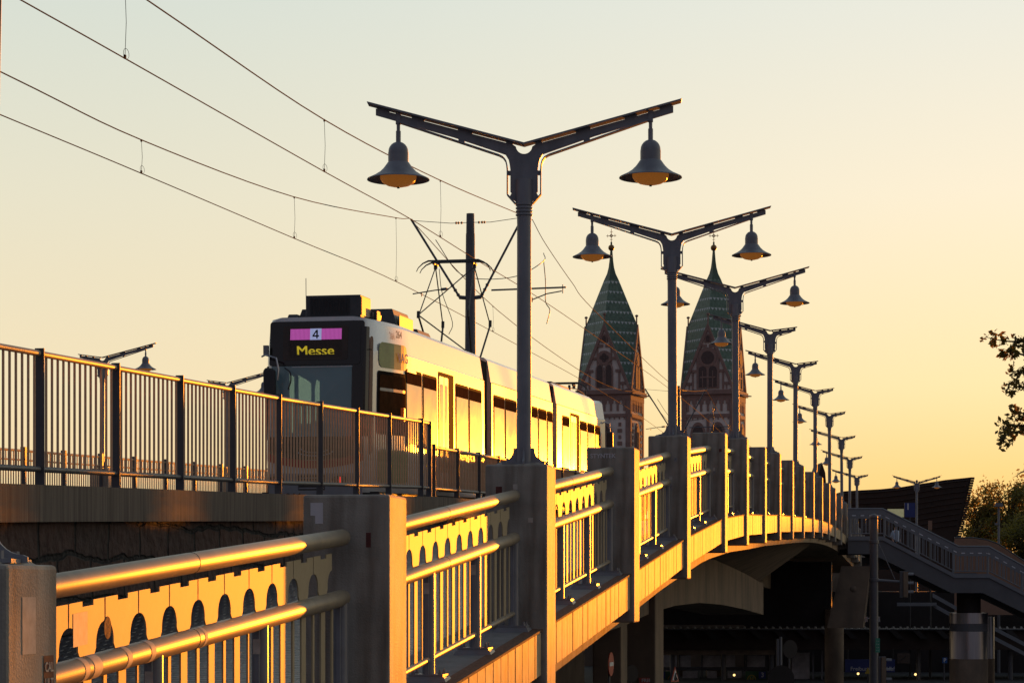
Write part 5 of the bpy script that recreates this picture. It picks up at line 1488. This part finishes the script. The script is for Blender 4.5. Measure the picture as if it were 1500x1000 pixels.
for px, lab in ((963.5,'left'),(1111,'right')):
    r = empty('platform_number_sign', tuple(W(px+5,996,116)), 'navy sign with number 3 on a green board, %s end of the shelter' % lab, 'sign', 'platform signs under the canopy')
    signboard(r, px, px+30 if lab=='left' else px+11, 982.5, 999, 116.3, M['signgreen'], 'board') if lab == 'left' else signboard(r, px-19, px+12, 982.5, 999, 116.3, M['signgreen'], 'board')
    signboard(r, px+.5, px+11, 983, 993, 116.1, M['blueSign'], 'number_panel'); signtext(r, '3', px+6, 988, 116.05, 6.8, M['palewhite'], .006)
    cx = px+21 if lab == 'left' else px-10
    b = MB(); c = W(cx,994,116.2); rt = Vector((cos(TH),sin(TH),0))
    b.prism([(.22*cos(t*pi/10), .22*sin(t*pi/10)) for t in range(20)], lambda a, z, t: tuple(c+rt*a+Vector((0,0,z))-fdir*t), 0, .02); b.build('stop_disc', M['yellowS'], r, origin=r.location)
    b = MB(); b.prism([(.17*cos(t*pi/10), .17*sin(t*pi/10)) for t in range(20)], lambda a, z, t: tuple(c+rt*a+Vector((0,0,z))-fdir*t), .02, .03); b.build('stop_disc', M['signgreen'], r, origin=r.location)
    signtext(r, 'H', cx, 994, 116.15, 6, M['yellowS'], .006)
# station name board
r = empty('station_sign', tuple(W(1270,996,108)), 'navy station name board reading Freiburg (Brsg) Hbf left of the signal pole', 'sign')
signboard(r, 1238, 1311, 965, 984, 108, M['blueSign']); signtext(r, 'Freiburg (Brsg) Hbf', 1278, 979, 107.95, 6.0, M['palewhite'], .002, sx=1.0)
for px in (1242,1308): b = MB(); b.tube(W(px,965,108.05), W(px,950,108.05), .03, 6); b.build('hanger', M['dark'], r, origin=r.location)
r = empty('warning_sign', tuple(W(1271,990,90)), 'small yellow triangular warning sign beside the station name board', 'sign')
b = MB(); b.prism([(1267,986),(1275,986),(1271.5,976)], lambda a, c, t: tuple(W(a,c,90)+fdir*t), 0, .02); b.build('plate', M['yellowS'], r, origin=r.location)
b = MB(); b.tube(W(1271,986,90.05),W(1271,1003,90.05),.025,6); b.build('post', M['dark'], r, origin=r.location)
# clock, P sign
r = empty('station_clock', tuple(W(1324,996,112)), 'square brown station clock with dark hands beneath the canopy', 'clock')
signboard(r, 1313, 1334, 955, 972, 112, M['hall'], 'case'); signboard(r, 1314.5, 1332.5, 956.2, 971, 111.97, mat('clock_face',(.10,.07,.055),.7), 'dial')
b = MB(); b.tube(W(1323.5,964,111.9), W(1318,966.5,111.9), .02, 5); b.tube(W(1323.5,964,111.9), W(1327,960,111.9), .02, 5); b.build('hands', M['dark'], r, origin=r.location)
b = MB()
for k in range(12):
    a = k*pi/6; b.tube(W(1323.5+7*sin(a),964-6.2*cos(a),111.93), W(1323.5+8*sin(a),964-7*cos(a),111.93), .02, 4)
b.build('hour_marks', M['dark'], r, origin=r.location)
r = empty('parking_sign', tuple(W(1384,996,112)), 'small bright blue parking sign with white letter P left of the thick column', 'sign')
signboard(r, 1380.5, 1387.5, 962.5, 970.5, 112, M['blueP']); signtext(r, 'P', 1384, 966.5, 111.95, 5.5, M['white'], .006)
b = MB(); b.tube(W(1383,970,112.1),W(1383,997,112.1),.04,6); b.build('post', M['mastgrey'], r, origin=r.location)
# road signs under the bridge, turned away so they look narrow
def road_sign(px, py, Z, rx, ry, kind, label, group=None):
    c = W(px,py,Z); R_ = ry*Z/F; an = math.acos(min(1, rx/ry))
    r = empty('road_sign', (c.x,c.y,GZ), label, 'road sign', group); r.rotation_euler = (0,0,TH+an)
    zc = c.z-GZ
    def disc(rad, t0, t1, m, nm='disc', poly=None):
        b = MB(); P = poly or [(rad*cos(t*pi/14), rad*sin(t*pi/14)) for t in range(28)]
        b.prism(P, lambda a, z, t: (a, t, zc+z), t0, t1); return b.build(nm, m, r)
    if kind == 'noentry':
        disc(R_, -.02, 0, M['redSign']); disc(0, -.028, -.021, M['white'], 'bar', [(-R_*.72,-R_*.16),(R_*.72,-R_*.16),(R_*.72,R_*.16),(-R_*.72,R_*.16)])
    elif kind == 'back':
        disc(R_, -.02, 0, M['hall'])
    elif kind == 'works':
        T = lambda s: [(-s*.95,-s*.55),(s*.95,-s*.55),(0,s*1.05)]
        disc(0, -.02, 0, M['redSign'], 'plate', T(R_)); disc(0, -.028, -.021, M['white'], 'field', T(R_*.70))
        b = MB(); b.path([(-.06,-.035,zc-.1),(-.02,-.035,zc+.0),(.03,-.035,zc+.10)], [.03,.035,.025], 6); b.path([(.03,-.035,zc),(.12,-.035,zc-.1)], .02, 6); b.path([(-.02,-.035,zc),(.03,-.035,zc-.12)], .025, 6); b.build('figure', M['dark'], r)
    b = MB(); b.tube((0,.03,0),(0,.03,zc+R_*.6),.03,8); b.build('post', M['mastgrey'], r, smooth=True)
    return r
road_sign(894, 972, 46, 4.6, 17.5, 'noentry', 'dull no entry sign with pale bar, turned away beneath the near bridge')
road_sign(924.5, 986, 49, 10, 13, 'back', 'dark round back of a road sign in front of the bridge pillar', 'dark backs of round road signs')
road_sign(988, 990, 70, 7, 14, 'works', 'red bordered triangular road works sign under the bridge')
road_sign(1157, 950, 80, 11.5, 13.5, 'back', 'dark round road sign high beside the grey twin pole', 'dark backs of round road signs')
road_sign(1144, 994, 78, 20, 20.5, 'back', 'large dark round road sign at the bottom edge beside the grey twin pole', 'dark backs of round road signs')
r = empty('twin_pole', tuple(W(1141,996,79)), 'grey twin signal pole beneath the bridge centre', 'pole')
b = MB(); b.tube(W(1139,1000,79),W(1139,935,79),.05,8); b.tube(W(1143.5,1000,79),W(1143.5,932,79),.05,8); b.build('pole', M['stair'], r, origin=r.location)
r = empty('poster', tuple(W(946,997,49.8)), 'small red and white poster low on the bridge pillar', 'poster')
signboard(r, 936, 956, 992, 1000, 49.9, M['redSign']); signtext(r, 'FREI', 946, 996, 49.85, 5, M['palewhite'])
# globe lamp hanging under the bridge
r = empty('globe_lamp', tuple(W(1250,862,98)), 'round globe lamp hanging under the bridge end left of the signal pole', 'lamp')
b = MB(); b.lathe([(.20*sin(t*pi/12), -.20*cos(t*pi/12)) for t in range(13)], n=18); b.build('globe', M['girder'], r, smooth=True)
b = MB(); b.lathe([(.03,.85),(.03,.2),(.12,.19),(.12,.14)], n=10); b.build('hanger', M['stairbody'], r, smooth=True)
for k, (px, py, lb) in enumerate(((1075.5,988,'in the glazed shelter under the bridge'),(1341,987,'between the clock and the thick column'),(1257,986,'below the station name board'))):
    r = empty('small_lamp', tuple(W(px,py,115.5)), 'tiny lit warm lamp %s' % lb, 'lamp')
    b = MB(); b.lathe([(.06*sin(t*pi/8), -.06*cos(t*pi/8)) for t in range(9)], n=10); b.build('bulb', mat('warm_bulb',(.8,.6,.3),.5,emit=(1,.62,.22),estr=2.2), r, smooth=True)
# security cameras near the pole
for k, (px, lb) in enumerate(((1269,'left'),(1287,'right'))):
    r = empty('security_camera', tuple(W(px,906,84)), 'small pale camera bracket on the %s side of the signal pole' % lb, 'camera', 'small cameras on the signal pole')
    b = MB(); b.box(-.05,.05,-.05,.12,-.10,.08); b.path([(0,0,0),(.18 if k==0 else -.1,0,.05)], .02, 6); b.build('housing', M['steel'], r)
# light slab strips right of column
for px in (1463, 1478, 1492):
    pass

# ------------------------------------------------------------------ people
def person(px, py_head, Z, label, shirt, facing=0, bend=0):
    """standing figure, head top at px,py_head; body one skinned surface"""
    p = W(px, py_head, Z); Hh = 1.74; z0 = p.z-Hh
    root = empty('person', (p.x, p.y, z0), label, 'person'); root.rotation_euler = (0,0,TH+facing)
    J = {'pel':(0,0,.95),'sp':(0,-.02,1.15),'ch':(0,-.02,1.36),'nk':(0,0,1.50),'hd0':(0,-.01,1.58),'hd1':(0,-.015,1.69),
         'ls':(-.19,0,1.42),'le':(-.25,.03,1.14),'lw':(-.24,-.1,.90),'lh':(-.24,-.13,.82),'rs':(.19,0,1.42),'re':(.25,.03,1.14),'rw':(.24,-.1,.90),'rh':(.24,-.13,.82),
         'lhp':(-.10,0,.90),'lk':(-.11,-.03,.50),'la':(-.11,.03,.09),'lt':(-.12,-.13,.04),'rhp':(.10,0,.90),'rk':(.11,.0,.50),'ra':(.11,.08,.09),'rt':(.12,-.08,.04)}
    Rr = {'pel':(.16,.11),'sp':(.14,.10),'ch':(.165,.11),'nk':(.055,.055),'hd0':(.075,.085),'hd1':(.075,.09),'ls':(.06,.06),'le':(.045,.045),'lw':(.03,.03),'lh':(.035,.02),'rs':(.06,.06),'re':(.045,.045),'rw':(.03,.03),'rh':(.035,.02),
          'lhp':(.09,.09),'lk':(.06,.06),'la':(.04,.04),'lt':(.04,.03),'rhp':(.09,.09),'rk':(.06,.06),'ra':(.04,.04),'rt':(.04,.03)}
    E = [('pel','sp'),('sp','ch'),('ch','nk'),('nk','hd0'),('hd0','hd1'),('ch','ls'),('ls','le'),('le','lw'),('lw','lh'),('ch','rs'),('rs','re'),('re','rw'),('rw','rh'),('pel','lhp'),('lhp','lk'),('lk','la'),('la','lt'),('pel','rhp'),('rhp','rk'),('rk','ra'),('ra','rt')]
    ks = list(J); me = bpy.data.meshes.new('body'); me.from_pydata([J[k] for k in ks], [(ks.index(a),ks.index(b_)) for a,b_ in E], [])
    me.materials.append(M['skin'])
    o = link('body', me, root)
    sm = o.modifiers.new('skin','SKIN')
    for i, k in enumerate(ks):
        me.skin_vertices[0].data[i].radius = Rr[k]; me.skin_vertices[0].data[i].use_root = (k == 'pel')
    ss = o.modifiers.new('sub','SUBSURF'); ss.levels = 2; ss.render_levels = 2
    # shirt and trousers: shells round the trunk and legs
    b = MB(); b.path([(0,-.0,.93),(0,-.01,1.1),(0,-.02,1.3),(0,-.01,1.44),(0,0,1.50)], [.16,.155,.18,.15,.07], 16)
    for s in (-1,1): b.path([(s*.15,0,1.44),(s*.21,.01,1.36),(s*.25,.03,1.16)], [.07,.075,.062], 10)
    b.build('shirt', shirt, root, smooth=True)
    b = MB()
    for s, dy in ((-1,-.03),(1,0)): b.path([(s*.09,0,.98),(s*.10,0,.86),(s*.11,dy,.50),(s*.11,dy+.05,.10)], [.12,.11,.08,.065], 12)
    b.build('trousers', M['trousers'], root, smooth=True)
    b = MB(); b.lathe([(.098*sin(t*pi/12)*1.0, .105*-cos(t*pi/12)) for t in range(5,13)], (0,.02,1.67), 14); b.build('hair', M['hair'], root, smooth=True)
    b = MB(); b.path([(0,-.10,1.645),(0,-.125,1.62),(0,-.10,1.61)], [.008,.014,.01], 6); b.build('nose', M['skin'], root)
    return root
person(1312, 769, 117, 'person in a pale blue shirt behind the upper stair railing', M['shirt'], .6)
person(1404, 784, 124, 'person whose reddish head shows above the lower stair landing', M['trousers'], 2.6)

# ------------------------------------------------------------------ trees
def leaf_faces(pts, size, spread=0):
    b = MB()
    for p in pts:
        s = size*random.uniform(.6,1.3)
        a = Vector((random.gauss(0,1),random.gauss(0,1),random.gauss(0,1))).normalized()
        c = a.cross(Vector((random.gauss(0,1),random.gauss(0,1),random.gauss(0,1)))).normalized()
        l, w_ = a*s, c*s*.42
        n_ = a.cross(c)*s*.12
        b.add([p-l*.5, p+w_*.5+n_, p+l*.15+w_*.55, p+l*.55, p+l*.15-w_*.55, p-w_*.5+n_], [(0,1,2,3),(0,3,4,5)])
    return b
def far_tree(px, py, Z, r, hgt, label, nleaf, seed, size=.30):
    random.seed(seed)
    c = W(px, py, Z); base = Vector((c.x, c.y, GZ))
    root = empty('tree', tuple(base), label, 'tree', 'trees right of the station')
    t = MB(); top = c + Vector((0,0,hgt*.2))
    trunk = [base, base+Vector((.1,0,(c.z-GZ)*.5)), c, top]
    t.path(trunk, [.28,.22,.13,.04], 8)
    clumps = []
    for k in range(34):
        u = random.uniform(-1,1); th = random.uniform(0,2*pi); rr = random.uniform(.45,1.0)
        q = c + Vector((r*rr*sqrt(1-u*u)*cos(th), r*rr*sqrt(1-u*u)*sin(th), hgt*.5*u*rr))
        clumps.append(q)
        st_ = c + Vector((0,0,random.uniform(-hgt*.45, 0)))
        t.path([st_, st_.lerp(q,.5)+Vector((0,0,.3)), q], [.09,.05,.02], 5)
    t.build('trunk', M['bark'], root, origin=base)
    pts = []
    for k in range(nleaf):
        q = random.choice(clumps); s = r*.20
        pts.append(q + Vector((random.gauss(0,s),random.gauss(0,s),random.gauss(0,s*.8))))
    leaf_faces(pts, size).build('crown', M['leaffar'], root, origin=base, recalc=False)
far_tree(1434, 762, 170, 1.5, 4.2, 'small airy backlit tree just right of the wing roof edge', 3600, 3, .22)
far_tree(1478, 752, 168, 2.3, 4.6, 'larger backlit tree behind the floodlight mast', 8000, 4, .24)
far_tree(1530, 748, 172, 3.0, 6.0, 'backlit tree mostly cut off by the right edge', 6500, 5, .25)
far_tree(1497, 800, 160, 2.0, 3.6, 'dense dark tree low at the right edge below the backlit ones', 5200, 6, .24)
far_tree(1448, 785, 176, 1.8, 2.6, 'low bushy tree behind the brown ramp wall', 4200, 8, .22)
# near tree reaching in from the right
random.seed(11)
NT = empty('overhanging_tree', (1.79, 36, GZ), 'nearby leafy tree whose branches hang in at the upper right edge', 'tree')
no = NT.location
t = MB(); tk = Vector((1.79,36,GZ))
t.path([tk, Vector((1.79,36,-1)), Vector((1.80,36,1.2)), Vector((2.1,35.5,3.2)), Vector((2.5,34.5,6.0))], [.23,.19,.16,.12,.04], 12)  # unseen trunk placed here to cast shade on the nearest pier
brs = [
 [(1720,470),(1600,478),(1540,494),(1500,500),(1470,499),(1446,494)],
 [(1720,500),(1600,520),(1545,525),(1502,520),(1480,515),(1474,520)],
 [(1720,560),(1600,560),(1540,548),(1505,545),(1478,543)],
 [(1720,560),(1590,575),(1520,572),(1490,566),(1482,574)],
 [(1720,620),(1600,612),(1530,608),(1500,610),(1490,604)],
 [(1720,650),(1600,640),(1540,632),(1505,630),(1476,636),(1470,648)],
 [(1720,660),(1580,640),(1520,626),(1480,623),(1470,628)],
 [(1760,730),(1600,705),(1530,694),(1502,690),(1488,697)],
 [(1720,470),(1600,440),(1560,420),(1530,440)],
 [(1720,600),(1600,590),(1560,585),(1520,590)],
]
pts = []
for k, bl in enumerate(brs):
    dz = random.uniform(-.6,.6)
    P3 = [W(x, y, 30+dz) for x, y in bl]
    P3 = [q for q in P3 if True][1:]
    j0 = Vector((1.95,35.8,max(1.0,P3[0].z-.45)))
    C = interp_curve([j0]+P3, 5); n_ = len(C)
    t.path(C, [.035*(1-i/n_)**1.2+.003 for i in range(n_)], 6)
    if k == 7:
        for i in range(n_-5, n_):
            t.path([C[i], C[i]+Vector((random.uniform(-.08,.04),0,random.uniform(-.02,.1)))], [.003,.001], 4)
        continue
    for i in range(4, n_):
        f = i/n_
        for q in range(3):
            e = C[i] + Vector((random.gauss(0,.05),random.gauss(0,.10),random.gauss(0,.045)))
            if random.random() < .6: t.path([C[i], e], [.003,.0015], 4, caps=False)
            for _ in range(4): pts.append(e + Vector((random.gauss(0,.022),random.gauss(0,.03),random.gauss(0,.022))))
t.build('trunk', M['bark'], NT, origin=no)
leaf_faces(pts, .075).build('crown', M['leaf'], NT, origin=no, recalc=False)
random.seed(21)
pts = []
for _ in range(9000):
    pts.append(Vector((3.2+random.gauss(.3,.9), 31.5+random.gauss(0,1.0), 4.4+random.gauss(0,.9))))
pts = [p for p in pts if p.z > 2.2 and (lambda Z, X: 750+F*X/Z > 1530)(-p.x*sin(TH)+p.y*cos(TH), p.x*cos(TH)+p.y*sin(TH))]
leaf_faces(pts, .09).build('crown', M['leaf'], NT, origin=no, recalc=False)

# dark post at the extreme left edge
pm = W(-16, 860, 11.5)
r = empty('dark_post', (pm.x, pm.y, -.9), 'blurred dark leaning post at the upper left edge of the picture', 'post')
b = MB(); b.path([W(-26,1120,11.5), W(-10,400,11.5), W(-2.4,-40,11.5)], [.018,.018,.018], 12)
o = b.build('post', M['dark'], r, smooth=True, origin=r.location)

# unseen building added beyond the right edge to shade everything under the bridge
SH = empty('added_sun_blocker', (30, 165, GZ), 'long low unseen building added outside the picture to block the low sun', 'building')
b = MB()
for x0, x1, zt in ((7.5, 16, 4.9), (16.1, 75, 4.0)):
    b.box(x0, x1, 158, 172, GZ, zt-.4); 
    b.box(x0-.3 if x0 > 10 else x0, x1+.3 if x1 > 20 else x1, 157.6, 172.4, zt-.398, zt)
b.build('wall', M['brownwall'], SH, origin=SH.location)
for x in range(18, 74, 4):
    w_ = MB(); w_.box(x, x+2.2, 157.85, 157.99, -3.4, 1.5); f_ = w_.build('window', M['stair'], SH, origin=SH.location)
    w_ = MB(); w_.box(x+.12, x+2.08, 157.80, 157.845, -3.28, 1.38); g_ = w_.build('pane', M['glass'], f_, origin=SH.location)
